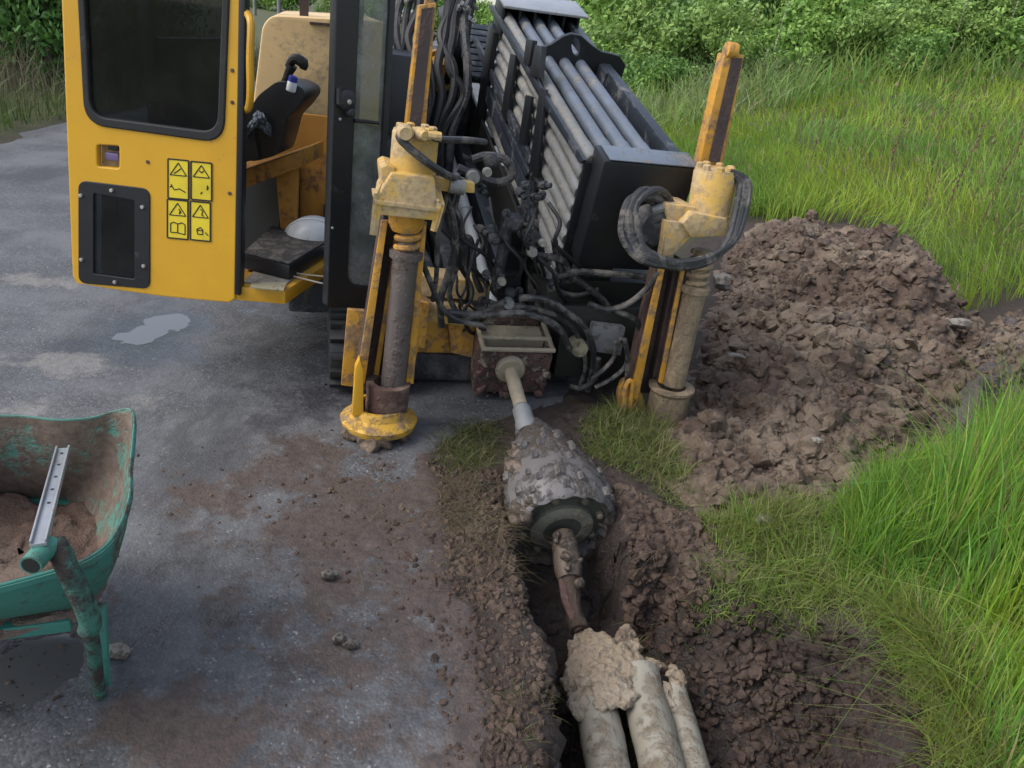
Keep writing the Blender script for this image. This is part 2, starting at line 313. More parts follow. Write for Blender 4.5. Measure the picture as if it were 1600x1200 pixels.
class MB:
    def __init__(s): s.v = []; s.f = []
    def add(s, vs, fs):
        k = len(s.v); s.v += [tuple(map(float, q)) for q in vs]; s.f += [tuple(i+k for i in f) for f in fs]; return s
    def hexa(s, p):     # p[0:4] one face loop, p[4:8] the opposite loop
        return s.add(p, [(3, 2, 1, 0), (4, 5, 6, 7), (0, 1, 5, 4), (1, 2, 6, 5), (2, 3, 7, 6), (3, 0, 4, 7)])
    def obox(s, c, ax, ay, az):
        c, ax, ay, az = (np.array(q, float) for q in (c, ax, ay, az))
        return s.hexa([c-ax-ay-az, c+ax-ay-az, c+ax+ay-az, c-ax+ay-az, c-ax-ay+az, c+ax-ay+az, c+ax+ay+az, c-ax+ay+az])
    def ibox(s, s0, s1, v0, v1, n0, n1):
        return s.hexa([I(s0, v0, n0), I(s0, v1, n0), I(s1, v1, n0), I(s1, v0, n0), I(s0, v0, n1), I(s0, v1, n1), I(s1, v1, n1), I(s1, v0, n1)])
    def mbox(s, u0, u1, v0, v1, z0, z1):
        return s.hexa([M(u0, v0, z0), M(u0, v1, z0), M(u1, v1, z0), M(u1, v0, z0), M(u0, v0, z1), M(u0, v1, z1), M(u1, v1, z1), M(u1, v0, z1)])
    def beam(s, p, q, w, h, up=(0, 0, 1)):
        p = np.array(p, float); q = np.array(q, float); d = nz(q-p); x = nz(np.cross(d, up)); y = np.cross(x, d)
        return s.obox((p+q)/2, x*w/2, y*h/2, (q-p)/2)
    def prism(s, poly, vec):
        n = len(poly); p = [np.array(q, float) for q in poly]; v = np.array(vec, float)
        return s.add(p+[q+v for q in p], [tuple(range(n))[::-1], tuple(range(n, 2*n))]+[(i, (i+1) % n, n+(i+1) % n, n+i) for i in range(n)])
    def rings(s, R, cap=True):
        m = len(R[0]); k = len(s.v)
        for r in R: s.v += [tuple(map(float, q)) for q in r]
        for i in range(len(R)-1):
            for j in range(m):
                a = k+i*m+j; b = k+i*m+(j+1) % m; s.f.append((a, b, b+m, a+m))
        if cap: s.f.append(tuple(range(k+m-1, k-1, -1))); s.f.append(tuple(range(k+(len(R)-1)*m, k+len(R)*m)))
        return s
    def tube(s, pts, r, seg=10, smooth=0, jit=0):
        pts = [np.array(q, float) for q in pts]
        if smooth: 
            n0 = len(pts); rr = r
            pts = cr(pts, smooth)
            if not np.isscalar(r): r = list(np.interp(np.linspace(0, n0-1, len(pts)), range(n0), rr))
        n = len(pts); rs = [r]*n if np.isscalar(r) else r
        d0 = nz(pts[1]-pts[0]); x = nz(np.cross(d0, (0.31, .2, .93))); R = []
        for i, p in enumerate(pts):
            d = nz(pts[min(i+1, n-1)]-pts[max(i-1, 0)]); x = nz(x-d*(x@d)); y = np.cross(d, x)
            R.append([p+rs[i]*(1+jit*random.uniform(-1, 1))*(x*math.cos(a)+y*math.sin(a)) for a in np.linspace(0, 2*math.pi, seg, endpoint=False)])
        return s.rings(R)
    def lathe(s, p, ax, prof, seg=24):
        p = np.array(p, float); d = nz(ax); x = nz(np.cross(d, (.3, .9, .31))); y = np.cross(d, x)
        return s.rings([[p+d*t+r*(x*math.cos(a)+y*math.sin(a)) for a in np.linspace(0, 2*math.pi, seg, endpoint=False)] for t, r in prof])
    def blob(s, c, r, seed, sub=2, squash=(1, 1, 1), rough=.35):
        bm = bmesh.new(); bmesh.ops.create_icosphere(bm, subdivisions=sub, radius=1)
        rg = random.Random(seed); ph = [rg.uniform(0, 6.28) for _ in range(9)]; vs = []
        for v in bm.verts:
            q = np.array(v.co); k = 1+rough*(math.sin(q[0]*2.3+ph[0])*math.sin(q[1]*2.7+ph[1])+.6*math.sin(q[2]*4.1+ph[2]+q[0]*3)+.4*math.sin(q[1]*6.3+ph[3]+q[2]*5))
            vs.append(np.array(c)+r*k*q*np.array(squash))
        fs = [tuple(v.index for v in f.verts) for f in bm.faces]; bm.free(); return s.add(vs, fs)
    def build(s, name, mat, parent=None, bevel=0, ang=35, origin=None, flip=True):
        off = OFF[parent.name] if parent else np.array(origin if origin is not None else (0, 0, 0), float)
        me = bpy.data.meshes.new(name); me.from_pydata([tuple(np.array(q)-off) for q in s.v], [], s.f)
        bm = bmesh.new(); bm.from_mesh(me)
        if flip: bmesh.ops.recalc_face_normals(bm, faces=bm.faces)
        if bevel:
            ed = [e for e in bm.edges if len(e.link_faces) == 2 and e.calc_face_angle(0) > R_(40)]
            try: bmesh.ops.bevel(bm, geom=ed, offset=bevel, segments=2, affect='EDGES', profile=.6, clamp_overlap=True)
            except Exception: pass
        bm.to_mesh(me); bm.free()
        me.shade_smooth(); me.set_sharp_from_angle(angle=R_(ang))
        return link(name, me, mat, parent, off)
TEX = bpy.data.textures.new('lumps', 'CLOUDS'); TEX.noise_scale = .035; TEX.noise_depth = 5
def melt(o, vox, k=.012):
    r = o.modifiers.new('remesh', 'REMESH'); r.mode = 'VOXEL'; r.voxel_size = vox; r.use_smooth_shade = True
    q = o.modifiers.new('smooth', 'SMOOTH'); q.iterations = 3
    d = o.modifiers.new('lumps', 'DISPLACE'); d.texture = TEX; d.texture_coords = 'LOCAL'; d.strength = k; d.mid_level = .5
    return o
def rpoly(pts, r, k=6):
    """rounded polygon in 2-D"""
    out = []; n = len(pts); rr = [r]*n if np.isscalar(r) else r
    for i in range(n):
        p = np.array(pts[i], float); a = np.array(pts[i-1], float); b = np.array(pts[(i+1) % n], float)
        if rr[i] <= 0: out.append(p); continue
        da = nz(a-p); db = nz(b-p); q = min(rr[i], np.linalg.norm(a-p)*.49, np.linalg.norm(b-p)*.49)
        for j in range(k+1):
            t = j/k; out.append((1-t)**2*(p+da*q)+2*t*(1-t)*p+t*t*(p+db*q))
    return out
def plate(name, mat, parent, org, ex, ey, loops, thick, bevel=.003, front=0.0):
    """flat plate with holes: loops in metres on the plane (org, ex, ey); extruded away behind 'front'"""
    ez = np.cross(ex, ey)
    cu = bpy.data.curves.new(name, 'CURVE'); cu.dimensions = '2D'; cu.fill_mode = 'BOTH'; cu.extrude = max(thick/2-bevel, .0002); cu.bevel_depth = bevel; cu.bevel_resolution = 1
    for lp in loops:
        sp = cu.splines.new('POLY'); sp.points.add(len(lp)-1); sp.use_cyclic_u = True
        for p, q in zip(sp.points, lp): p.co = (q[0], q[1], 0, 1)
    o = bpy.data.objects.new('tmp', cu); COL.objects.link(o)
    dg = bpy.context.evaluated_depsgraph_get(); me = bpy.data.meshes.new_from_object(o.evaluated_get(dg)); bpy.data.objects.remove(o); bpy.data.curves.remove(cu)
    off = OFF[parent.name] if parent else np.zeros(3)
    c = np.array(org, float)+ez*(front-thick/2)-off
    me.transform(Matrix(((ex[0], ey[0], ez[0], c[0]), (ex[1], ey[1], ez[1], c[1]), (ex[2], ey[2], ez[2], c[2]), (0, 0, 0, 1))))
    me.name = name; me.shade_smooth(); me.set_sharp_from_angle(angle=R_(35))
    return link(name, me, mat, parent)
def grid_mesh(name, X, Y, Zv, mat, zone=None, keep=None, **tags):
    ny, nx = X.shape; co = np.stack([X, Y, Zv], -1).reshape(-1, 3).astype(np.float32)
    i = np.arange(ny*nx).reshape(ny, nx); q = np.stack([i[:-1, :-1], i[:-1, 1:], i[1:, 1:], i[1:, :-1]], -1).reshape(-1, 4)
    if keep is not None:
        kk = keep.reshape(-1); q = q[kk[q].any(1)]
        used = np.unique(q); mp = np.full(ny*nx, -1); mp[used] = np.arange(len(used)); q = mp[q]; co = co[used]
        if zone is not None: zone = zone.reshape(-1, 3)[used]
    me = fast_mesh(name, co, q)
    if zone is not None:
        z4 = np.ones((len(co), 4), np.float32); z4[:, :3] = np.clip(zone.reshape(-1, 3), 0, 1)
        at = me.color_attributes.new('zone', 'FLOAT_COLOR', 'POINT'); at.data.foreach_set('color', z4.ravel())
    me.shade_smooth(); o = link(name, me, mat); tag(o, **tags); return o
def fast_mesh(name, co, quads=None, tris=None):
    me = bpy.data.meshes.new(name); me.vertices.add(len(co)); me.vertices.foreach_set('co', np.asarray(co, np.float32).ravel())
    parts = []; tot = []
    if quads is not None and len(quads): parts.append(np.asarray(quads).ravel()); tot.append(np.full(len(quads), 4))
    if tris is not None and len(tris): parts.append(np.asarray(tris).ravel()); tot.append(np.full(len(tris), 3))
    lv = np.concatenate(parts).astype(np.int32); lt = np.concatenate(tot).astype(np.int32); ls = np.concatenate([[0], np.cumsum(lt)[:-1]]).astype(np.int32)
    me.loops.add(len(lv)); me.loops.foreach_set('vertex_index', lv); me.polygons.add(len(lt)); me.polygons.foreach_set('loop_start', ls)
    try: me.polygons.foreach_set('loop_total', lt)
    except Exception: pass
    me.update(calc_edges=True); me.validate(); return me
def settint(me, col):
    c = np.ones((len(col), 4), np.float32); c[:, :3] = col
    at = me.color_attributes.new('tint', 'FLOAT_COLOR', 'POINT'); at.data.foreach_set('color', c.ravel())

# ------------------------------------------------------------------ terrain
TRENCH = pxpoly([(800, 745), (792, 800), (806, 860), (822, 930), (850, 1000), (868, 1090), (860, 1200), (850, 1420)])+pxpoly([(1260, 1420), (1180, 1200), (1150, 1110), (1090, 1030), (1030, 950)], -.28)+pxpoly([(1000, 860), (965, 810), (945, 745)])
PIT = pxpoly([(1010, 905), (1100, 885), (1200, 925), (1290, 965), (1370, 1010), (1440, 1090), (1480, 1200), (1500, 1420), (1120, 1420), (1090, 1150), (1055, 1040)])
MUDZ = pxpoly([(640, 700), (780, 640), (960, 610), (1100, 640), (1260, 760), (1300, 880), (1500, 1000), (1640, 1200), (1700, 1420), (720, 1420), (730, 1100), (760, 980), (690, 860), (640, 780)])
HEAP = pxpoly([(960, 680), (1060, 560), (1100, 470), (1120, 390), (1180, 360), (1300, 372), (1420, 410), (1520, 460), (1540, 540), (1570, 620), (1500, 690), (1430, 770), (1290, 830), (1200, 835), (1100, 810), (1010, 740)])
HEAP2 = pxpoly([(1430, 650), (1460, 575), (1530, 520), (1620, 480), (1900, 470), (1900, 690), (1640, 680), (1520, 690)])
TURFR = pxpoly([(1085, 800), (1180, 830), (1260, 770), (1400, 720), (1480, 610), (1700, 560), (2100, 700), (2100, 1500), (1500, 1500), (1480, 1150), (1390, 1020), (1250, 935)])
def H(x, y, fine=True):
    rise = np.clip((y-6.5)/12, 0, 1.6)*(.95+.167*(np.clip(x, -1, 40)-3))*sst(x, .5, 4)
    rise = np.maximum(rise, 0)
    far = sst(y, 19, 34)*7*sst(x, 0, 8) + sst(y, 34, 110)*14*sst(x, 4, 30)
    h = rise+far
    near = (y < 9) & (x > -4) & (x < 7)
    if fine:
        m = sst(sdf(MUDZ, x, y), -.1, .12)
        h = h + m*(.35+.65*sst(x, .02, .4))*(.03*fbm(x*3, y*3, 4, 3)+.55*clods(x, y, .12, 5, .5)*.7+.65*clods(x, y, .055, 9, .6)*.8+.5*clods(x, y, .028, 11, .6)*.9-.02)
        h = h + (1-m)*sst(x, .4, 1.2)*.03*fbm(x*1.5, y*1.5, 3, 8)
        tr = sdf(TRENCH, x, y)+.035*fbm(x*9, y*9, 3, 21); pt = sdf(PIT, x, y)+.06*fbm(x*6, y*6, 3, 22)
        # small lips of thrown earth along the trench
        lip = np.exp(-((tr+.09)/.09)**2)*.02
        h = h + lip*m*(1+.6*fbm(x*7, y*7, 3, 31))
        ft = sst(tr, -.02, .09); fp = sst(pt, -.03, .34)
        depth = .35*sst(y, 2.95, 2.3)+.05
        h = h - ft*depth - fp*(1-ft)*.36
        rgh = np.maximum(ft, fp)
        h = h + rgh*(.045*fbm(x*7, y*7, 4, 41)+.8*clods(x, y, .13, 43, .55)*.8+.7*clods(x, y, .055, 45, .6)*.9+.5*clods(x, y, .028, 47, .6)*.9)
        bankr = np.exp(-((pt+.14)/.14)**2)*.07*sst(x, .9, 1.4)
        h = h+bankr
    return h
def axis(lo, flo, fhi, hi, st, g=1.12):
    a = list(np.arange(flo, fhi, st)); d = st; p = a[-1]
    while p < hi: d *= g; p += d; a.append(p)
    d = st; p = flo; pre = []
    while p > lo: d *= g; p -= d; pre.append(p)
    return np.array(pre[::-1]+a)
gx = axis(-900, -1.2, 3.2, 900, .014, 1.10); gy = axis(-60, .75, 4.6, 1500, .014, 1.07)
X, Y = np.meshgrid(gx, gy); HZ = H(X, Y)
roadP = [(-6.2, -60), (-5.55, 7), (-5.75, 10), (-6.3, 20), (-9, 60), (-2, 60), (-.6, 14), (1.0, 7)]+[tuple(Zp(x, y, 0)[:2]) for x, y in [(1000, 560), (850, 640), (700, 690), (680, 790), (730, 900), (775, 1010), (765, 1110), (740, 1200), (735, 1500)]]+[(-.02, -60)]
rs = sdf(roadP, X, Y)
jm = np.maximum(sst(sdf(TRENCH, X, Y), -.12, 0), sst(sdf(PIT, X, Y), -.2, 0))
JX = X+jm*(.045*fbm(X*8, Y*8, 3, 401)+.03*fbm(X*23, HZ*23+Y*23, 3, 402)+.014*fbm(X*60+HZ*60, Y*60, 2, 405)); JY = Y+jm*(.045*fbm(X*8, Y*8, 3, 403)+.03*fbm(X*23, HZ*23+Y*23, 3, 404))
HZ = HZ - .05*sst(rs, .02, .2)
mm = sst(sdf(MUDZ, X, Y), -.1, .15)
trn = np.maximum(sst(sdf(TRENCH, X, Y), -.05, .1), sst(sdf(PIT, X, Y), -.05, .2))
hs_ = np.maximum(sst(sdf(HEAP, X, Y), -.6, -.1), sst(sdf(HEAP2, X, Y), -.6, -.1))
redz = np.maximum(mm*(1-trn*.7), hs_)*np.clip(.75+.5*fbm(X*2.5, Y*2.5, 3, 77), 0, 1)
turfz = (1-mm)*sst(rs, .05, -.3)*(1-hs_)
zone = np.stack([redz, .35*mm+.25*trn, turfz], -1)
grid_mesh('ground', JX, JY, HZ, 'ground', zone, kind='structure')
# road sheet, its edge sinking under the mud and the verge
rx = axis(-9.5, -2.4, 1.0, 1.6, .02, 1.10); ry = axis(-3, .8, 4.5, 62, .02, 1.07)
X, Y = np.meshgrid(rx, ry); rs = sdf(roadP, X, Y)+.10*fbm(X*4, Y*4, 4, 61)*sst(X, -4, 0)+.25*fbm(X*1.3, Y*1.3, 3, 62)*sst(X, -4, -5)
gravel = .2*clods(X, Y, .035, 71, .12, .6)+.012*fbm(X*1.2, Y*1.2, 4, 72)+.006*fbm(X*9, Y*9, 3, 73)
mudr = np.zeros_like(X); wet = np.zeros_like(X); tanz = np.zeros_like(X)
def spot(cx, cy, rx_, ry_, z=0):
    """soft patch round a ground point"""
    c = Zp(cx, cy, 0); ex = np.linalg.norm(Zp(cx+rx_, cy, 0)-c); ey = np.linalg.norm(Zp(cx, cy-ry_, 0)-c)
    return np.exp(-(((X-c[0])/ex)**2+((Y-c[1])/ey)**2))
mudr = np.maximum.reduce([spot(740, 900, 120, 220)*.8, spot(560, 830, 190, 110)*.9, spot(340, 780, 110, 60)*.75, spot(300, 1150, 210, 100)*.85, spot(470, 720, 110, 60)*.8, spot(580, 980, 220, 90)*.55, spot(90, 1000, 90, 110)*.75, spot(400, 960, 200, 120)*.5])
wet = np.maximum.reduce([spot(300, 950, 260, 200)*.55, spot(30, 1060, 90, 70)*1.0, spot(640, 1130, 140, 110)*.55, spot(420, 900, 130, 100)*.45, spot(460, 620, 130, 90)*.7, spot(240, 522, 120, 55)*1.1, spot(250, 980, 110, 80)*.6, spot(560, 500, 200, 90)*.9, spot(440, 1060, 90, 60)*.6])
edge_m = sst(rs, .30, -.02)*sst(Y, 3.1, 2.6)*1.1; mudr = np.maximum(mudr, edge_m); mudr = np.maximum(mudr, np.maximum(spot(600, 900, 240, 230)*.66, spot(450, 1150, 300, 120)*.6))
tanz = np.maximum.reduce([spot(110, 570, 90, 22)*.9, spot(60, 640, 90, 50)*.55, spot(240, 520, 90, 40)*.4, spot(230, 620, 60, 60)*.5, spot(60, 440, 120, 14)*.7, spot(40, 560, 160, 40)*.45, spot(350, 440, 160, 40)*.4])
base = H(X, Y, False)
HR = base+.004+gravel*.35+mudr*(.5*clods(X, Y, .06, 75, .35, .5)+.3*clods(X, Y, .03, 76, .5, .6))-.09*sst(-rs, -.06, .12)-.013*np.maximum(spot(262, 506, 38, 13), np.maximum(spot(205, 530, 34, 10)*.9, spot(236, 517, 30, 11)))*(1+1.3*fbm(X*6, Y*6, 4, 79))-.016*spot(60, 1040, 70, 50)
grid_mesh('road', X, Y, HR, 'road', np.stack([mudr, wet, tanz], -1), keep=rs > -.16, kind='structure')
# puddles
def puddle(pts, z, seed):
    c = [Zp(x, y, z) for x, y in pts]; c = cr(c+[c[0]], 6)[:-1]
    MB().add(c, [tuple(range(len(c)))]).build('puddle', 'water').__setitem__('kind', 'structure')
puddle([(120, 560), (150, 510), (230, 480), (320, 480), (340, 515), (275, 555), (215, 565)], .0, 1)
puddle([(-60, 1120), (-60, 980), (60, 970), (140, 1000), (130, 1100), (40, 1140)], -.0005, 2)
# spoil heaps
HEAPZ = []
def heap(name, poly, x0, x1, y0, y1, st, height, w_, mat, seed, label):
    X, Y = np.meshgrid(np.arange(x0, x1, st), np.arange(y0, y1, st)); g = H(X, Y, False)
    d = sdf(poly, X, Y)+.16*fbm(X*2.2, Y*2.2, 4, seed)
    k = sst(d, -.05, w_)
    hh = k*height(X, Y) + sst(d, -.02, .2)*(.34*fbm(X*1.7, Y*1.7, 4, seed+1)*k + .11*fbm(X*4, Y*4, 5, seed+9, .62) + .55*clods(X, Y, .46, seed+2, .5, .5)*(.2+.8*k) + .55*clods(X, Y, .2, seed+3, .5, .6)+.6*clods(X, Y, .09, seed+4, .6, .65)+.6*clods(X, Y, .042, seed+5, .65, .7)+.012*fbm(X*40, Y*40, 2, seed+8))
    Zh = g+hh-.09*sst(-d, -.05, .1); HEAPZ.append((x0, y0, st, Zh, d))
    o = grid_mesh(name, X, Y, Zh, mat, keep=d > -.12); return tag(o, label, 'spoil heap')
hc = Zp(1370, 470, 0); hd_ = Zp(1190, 420, 0)
def hh1(x, y): return .09+.15*np.exp(-(((x-hc[0])/.85)**2+((y-hc[1])/.9)**2))+.14*np.exp(-(((x-hd_[0])/.9)**2+((y-hd_[1])/1.0)**2))
xs = [p[0] for p in HEAP]; ys = [p[1] for p in HEAP]
heap('spoil_heap', HEAP, min(xs)-.3, max(xs)+.3, min(ys)-.3, max(ys)+.3, .0125, hh1, .75, 'spoil', 101, 'wide lumpy heap of light brown dug earth beside the drilling rig')
xs = [p[0] for p in HEAP2]; ys = [p[1] for p in HEAP2]
heap('spoil_heap', HEAP2, min(xs)-.3, max(xs)+.3, min(ys)-.3, max(ys)+.3, .016, lambda x, y: .38+0*x, .55, 'spoil2', 131, 'dark grey brown earth heap at the right edge between the two stands of grass')
# loose clods: nobody could count them
def clod_templates():
    out = []; g = np.random.default_rng(3)
    for sub in (1, 2, 3):
        bm = bmesh.new(); bmesh.ops.create_icosphere(bm, subdivisions=sub, radius=1); v0 = np.array([v.co for v in bm.verts]); f0 = np.array([[v.index for v in f.verts] for f in bm.faces]); bm.free(); L = []
        for k in range(14):
            v = v0*(1+.16*np.sin(v0 @ g.normal(0, 2.2, 3)+g.uniform(0, 6))[:, None]+.10*np.sin(v0 @ g.normal(0, 5, 3))[:, None])
            for _ in range(6):
                n = g.normal(size=3); n /= np.linalg.norm(n); d = g.uniform(.4, .85); v = v-np.maximum(v @ n-d, 0)[:, None]*n
            v = v+g.normal(0, .045, v.shape); L.append(v)
        out.append((L, f0))
    return out
TPL = clod_templates()
def clod_field(name, mat, pts, seed):
    g = np.random.default_rng(seed); V = []; F = []; k = 0
    for p, r in pts:
        L, f0 = TPL[0 if r < .008 else 1 if r < .026 else 2]; v = L[g.integers(len(L))]*r*g.uniform(.75, 1.3, 3)*np.array([1, 1, .8])
        q = g.normal(size=(3, 3)); q, _ = np.linalg.qr(q); a = g.uniform(0, 6.28); Rz = np.array([[math.cos(a), -math.sin(a), 0], [math.sin(a), math.cos(a), 0], [0, 0, 1]])
        v = v @ (Rz if g.random() < .5 else q).T + p; V.append(v); F.append(f0+k); k += len(v)
    me = fast_mesh(name, np.concatenate(V), None, np.concatenate(F)); me.shade_smooth(); me.set_sharp_from_angle(angle=R_(52))
    o = link(name, me, mat); return tag(o, kind='stuff')
def groundz(p, z=None):
    return float(H(np.array([[p[0]]]), np.array([[p[1]]]))[0, 0])
def heapz(x, y):
    b = -9
    for x0, y0, st, Zh, d in HEAPZ:
        i = int(round((y-y0)/st)); j = int(round((x-x0)/st))
        if 0 <= i < Zh.shape[0] and 0 <= j < Zh.shape[1] and d[i, j] > 0: b = max(b, Zh[i, j])
    return b
def scatter(poly_px, n, rmin, rmax, seed, pw=2.5):
    g = np.random.default_rng(seed); P = pxpoly(poly_px); Q = np.array([p[:2] for p in P]); c = np.zeros((0, 2))
    while len(c) < n:
        t = g.uniform(Q.min(0), Q.max(0), (n, 2)); c = np.concatenate([c, t[sdf(P, t[:, 0], t[:, 1]) > 0]])
    c = c[:n]; r = rmin+(rmax-rmin)*g.random(n)**pw; z = H(c[:, 0], c[:, 1]); z = np.array([max(q, heapz(*p)) for q, p in zip(z, c)])
    return [(np.array([x, y, q-k*.12]), k) for (x, y), q, k in zip(c, z, r)]
clod_field('soil_clods', 'clod', scatter([(660, 720), (790, 750), (830, 930), (860, 1080), (850, 1200), (760, 1200), (790, 1000), (700, 860)], 7000, .002, .022, 5, 9) + scatter([(640, 780), (700, 850), (770, 980), (790, 1100), (770, 1200), (690, 1200), (690, 1080), (650, 930), (590, 820)], 2600, .002, .018, 25, 7)
           + scatter([(965, 760), (1080, 800), (1200, 900), (1120, 900), (1020, 960)], 7000, .002, .035, 6, 8)
           +scatter([(380, 760), (700, 720), (760, 1000), (480, 1030)], 500, .003, .02, 10, 4)+scatter([(0, 900), (300, 850), (700, 1200), (0, 1200)], 400, .003, .012, 12, 3)
           + scatter([(120, 760), (520, 560), (640, 760), (300, 900)], 300, .003, .014, 13, 3)+scatter([(540, 700), (660, 680), (760, 760), (700, 860)], 350, .003, .018, 17, 4), 1)
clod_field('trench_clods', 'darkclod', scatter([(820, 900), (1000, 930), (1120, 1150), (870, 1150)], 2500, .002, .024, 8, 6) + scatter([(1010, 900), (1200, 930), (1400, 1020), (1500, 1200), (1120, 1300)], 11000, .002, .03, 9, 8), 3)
clod_field('heap_clods', 'heapclod', scatter([(1090, 640), (1130, 420), (1200, 375), (1420, 420), (1530, 500), (1480, 690), (1290, 820), (1100, 790)], 26000, .003, .07, 15, 9)+scatter([(1440, 640), (1540, 530), (1640, 490), (1640, 670)], 6000, .003, .04, 16, 7), 2)

# ------------------------------------------------------------------ the drilling rig
RIG = thing('drilling_rig', 'yellow and black horizontal drilling rig with an open cab and a sloping pipe rack', 'drilling rig', M(1.6, -.1, 0))
def pU(pts, u, t=.02): return MB().prism([Up(x, y, u) for x, y in pts], AH*t)
def pS(pts, s, t=.02): return MB().prism([Sp(x, y, s) for x, y in pts], A*t)
def pV(pts, v, t=.02): return MB().prism([Vp(x, y, v) for x, y in pts], LV*t)
def join(*ms):
    r = MB()
    for m in ms: r.add(m.v, m.f)
    return r
def bolt(m, p, n, r=.012, h=.01): m.lathe(p, n, [(-.002, r), (h*.7, r), (h, r*.7)], 8)

# --- cab: door leaf swung open toward the viewer
B1 = Zp(115, 435, .45); B2 = Zp(365, 470, .45)
DX = nz(np.array([B2[0]-B1[0], B2[1]-B1[1], 0])); DY = UP.copy(); DN = np.cross(DX, DY)     # DN points to the viewer
def d2(x, y):
    p = plane_hit(x, y, B1, DN)-B1; return (p @ DX, p @ DY)
def d3(x, y, f=0): return plane_hit(x, y, B1, DN)+DN*f
top = lambda x0, y0, x1, y1, z: tuple(np.array(d2(x0, y0))+(np.array(d2(x1, y1))-np.array(d2(x0, y0)))*((z-d2(x0, y0)[1])/(d2(x1, y1)[1]-d2(x0, y0)[1])))
TLc = top(115, 435, 98, 0, 1.72); TRc = top(365, 470, 373, 0, 1.72)
door_out = [d2(115, 430), d2(120, 441), d2(180, 451), d2(250, 461), d2(310, 467), d2(357, 471), d2(365, 466)]+[TRc, TLc]
WTL = top(131, 160, 124, 0, 1.62); WTR = top(350, 170, 356, 0, 1.62)
win = rpoly([WTL, d2(136, 190), d2(347, 219), WTR], [.06, .085, .085, .06], 8)
grl = rpoly([d2(125, 284), d2(125, 440), d2(233, 449), d2(233, 297)], .035, 6)
rec = rpoly([d2(149, 224), d2(150, 262), d2(188, 266), d2(188, 226)], .018, 5)
door = plate('cab_door', 'door', RIG, B1, DX, DY, [door_out, win, grl, rec], .035, .006)
def inset(lp, k):
    c = np.mean(np.array(lp), 0); o = []
    for q in lp:
        d = np.array(q)-c; L = np.linalg.norm(d); o.append(c+d*(L-k)/L)
    return o
plate('window_gasket', 'rubber', door, B1, DX, DY, [inset(win, -.006), inset(win, .022)], .03, .006, .008)
plate('window_pane', 'glass', door, B1, DX, DY, [inset(win, .015)], .005, .0005, -.012)
g_in = rpoly([d2(146, 300), d2(146, 428), d2(212, 437), d2(212, 312)], .012, 4)
plate('vent_frame', 'black', door, B1, DX, DY, [inset(grl, -.004), g_in], .012, .003, .005)
plate('vent_pane', 'glass', door, B1, DX, DY, [inset(g_in, -.01)], .004, .0005, -.008)
m = MB().prism([d3(140, 292, -.10), d3(140, 445, -.10), d3(225, 455, -.10), d3(225, 303, -.10)], -DN*.015); m.build('vent_backing', 'rail', door)
MB().prism([d3(146, 300, -.06), d3(146, 428, -.06), d3(172, 434, -.06), d3(170, 304, -.06)], -DN*.01).build('vent_board', 'yellowshade', door)
for x, y in [(176, 297), (224, 323), (226, 415), (181, 440), (128, 305), (129, 405)]:
    m = MB(); bolt(m, d3(x, y, .004), DN, .0085, .012); m.build('bolt', 'chrome', door)
m = MB().prism([Vector(B1+DX*p[0]+DY*p[1]-DN*.05) for p in inset(rec, -.004)], -DN*.01); hr = m.build('handle_recess', 'tan', door)
m = MB(); c = d3(171, 246, -.028); m.obox(c, DX*.028, DY*.016, DN*.01); m.build('door_handle', 'purple', door, .006)
MB().obox(d3(173, 232, -.028), DX*.022, DY*.011, DN*.012).build('latch_plate', 'ink', door, .003)
for x, y in [(363, 110), (363, 160), (359, 302), (231, 253)]:
    m = MB(); bolt(m, d3(x, y, 0), DN, .008, .004); m.build('rivet', 'rust', door)
# seal along the hinge edge
hx = np.array(d2(367, 460)); MB().beam(B1+DX*(hx[0]+.012)+DY*hx[1]-DN*.02, B1+DX*(TRc[0]+.012)+DY*TRc[1]-DN*.02, .026, .05, DN).build('door_seal', 'black', door, .005)
# the four warning stickers: yellow ground, black lines
def strokes(m, P, paths, wd):
    for pa in paths:
        for a, b in zip(pa[:-1], pa[1:]): m.beam(P(*a), P(*b), wd, .0012, DN)
def sticker(x0, y0, x1, y1, skew, paths, label, grow):
    def q(u, v): return (x0+(x1-x0)*u, y0+(y1-y0)*v+skew*u)
    lp = [d2(*q(0, 0)), d2(*q(0, 1)), d2(*q(1, 1)), d2(*q(1, 0))]
    st = plate('warning_sticker', 'sticker', door, B1, DX, DY, [lp], .002, .0004, .0022)
    st['label'] = label
    m = MB(); P = lambda u, v: d3(*q(u, v), .003)
    strokes(m, P, [[(0, 0), (1, 0), (1, 1), (0, 1), (0, 0)]], .006)
    strokes(m, P, paths, .0042); m.build('pictogram', 'ink', st)
TRI = [[(.1, .40), (.5, .08), (.9, .40), (.1, .40)]]
sticker(263, 248, 295, 309, 3, TRI+[[(.28, .36), (.45, .3), (.62, .22)], [(.08, .72), (.2, .68), (.14, .64), (.3, .78), (.55, .74), (.85, .82)]], 'top left warning sticker on the cab door', 0)
sticker(299, 252, 331, 311, 3, TRI+[[(.4, .22), (.5, .28), (.62, .22)], [(.78, .6), (.84, .66), (.78, .72), (.8, .6)], [(.45, .84), (.55, .78)]], 'top right warning sticker on the cab door', 0)
sticker(262, 311, 294, 371, 3, TRI+[[(.55, .22), (.66, .3), (.58, .36), (.62, .26)], [(.16, .85), (.16, .62), (.3, .58), (.5, .62), (.7, .58), (.86, .62), (.86, .88), (.5, .85), (.16, .85)], [(.5, .62), (.5, .85)]], 'lower left warning sticker with an open book on the cab door', 0)
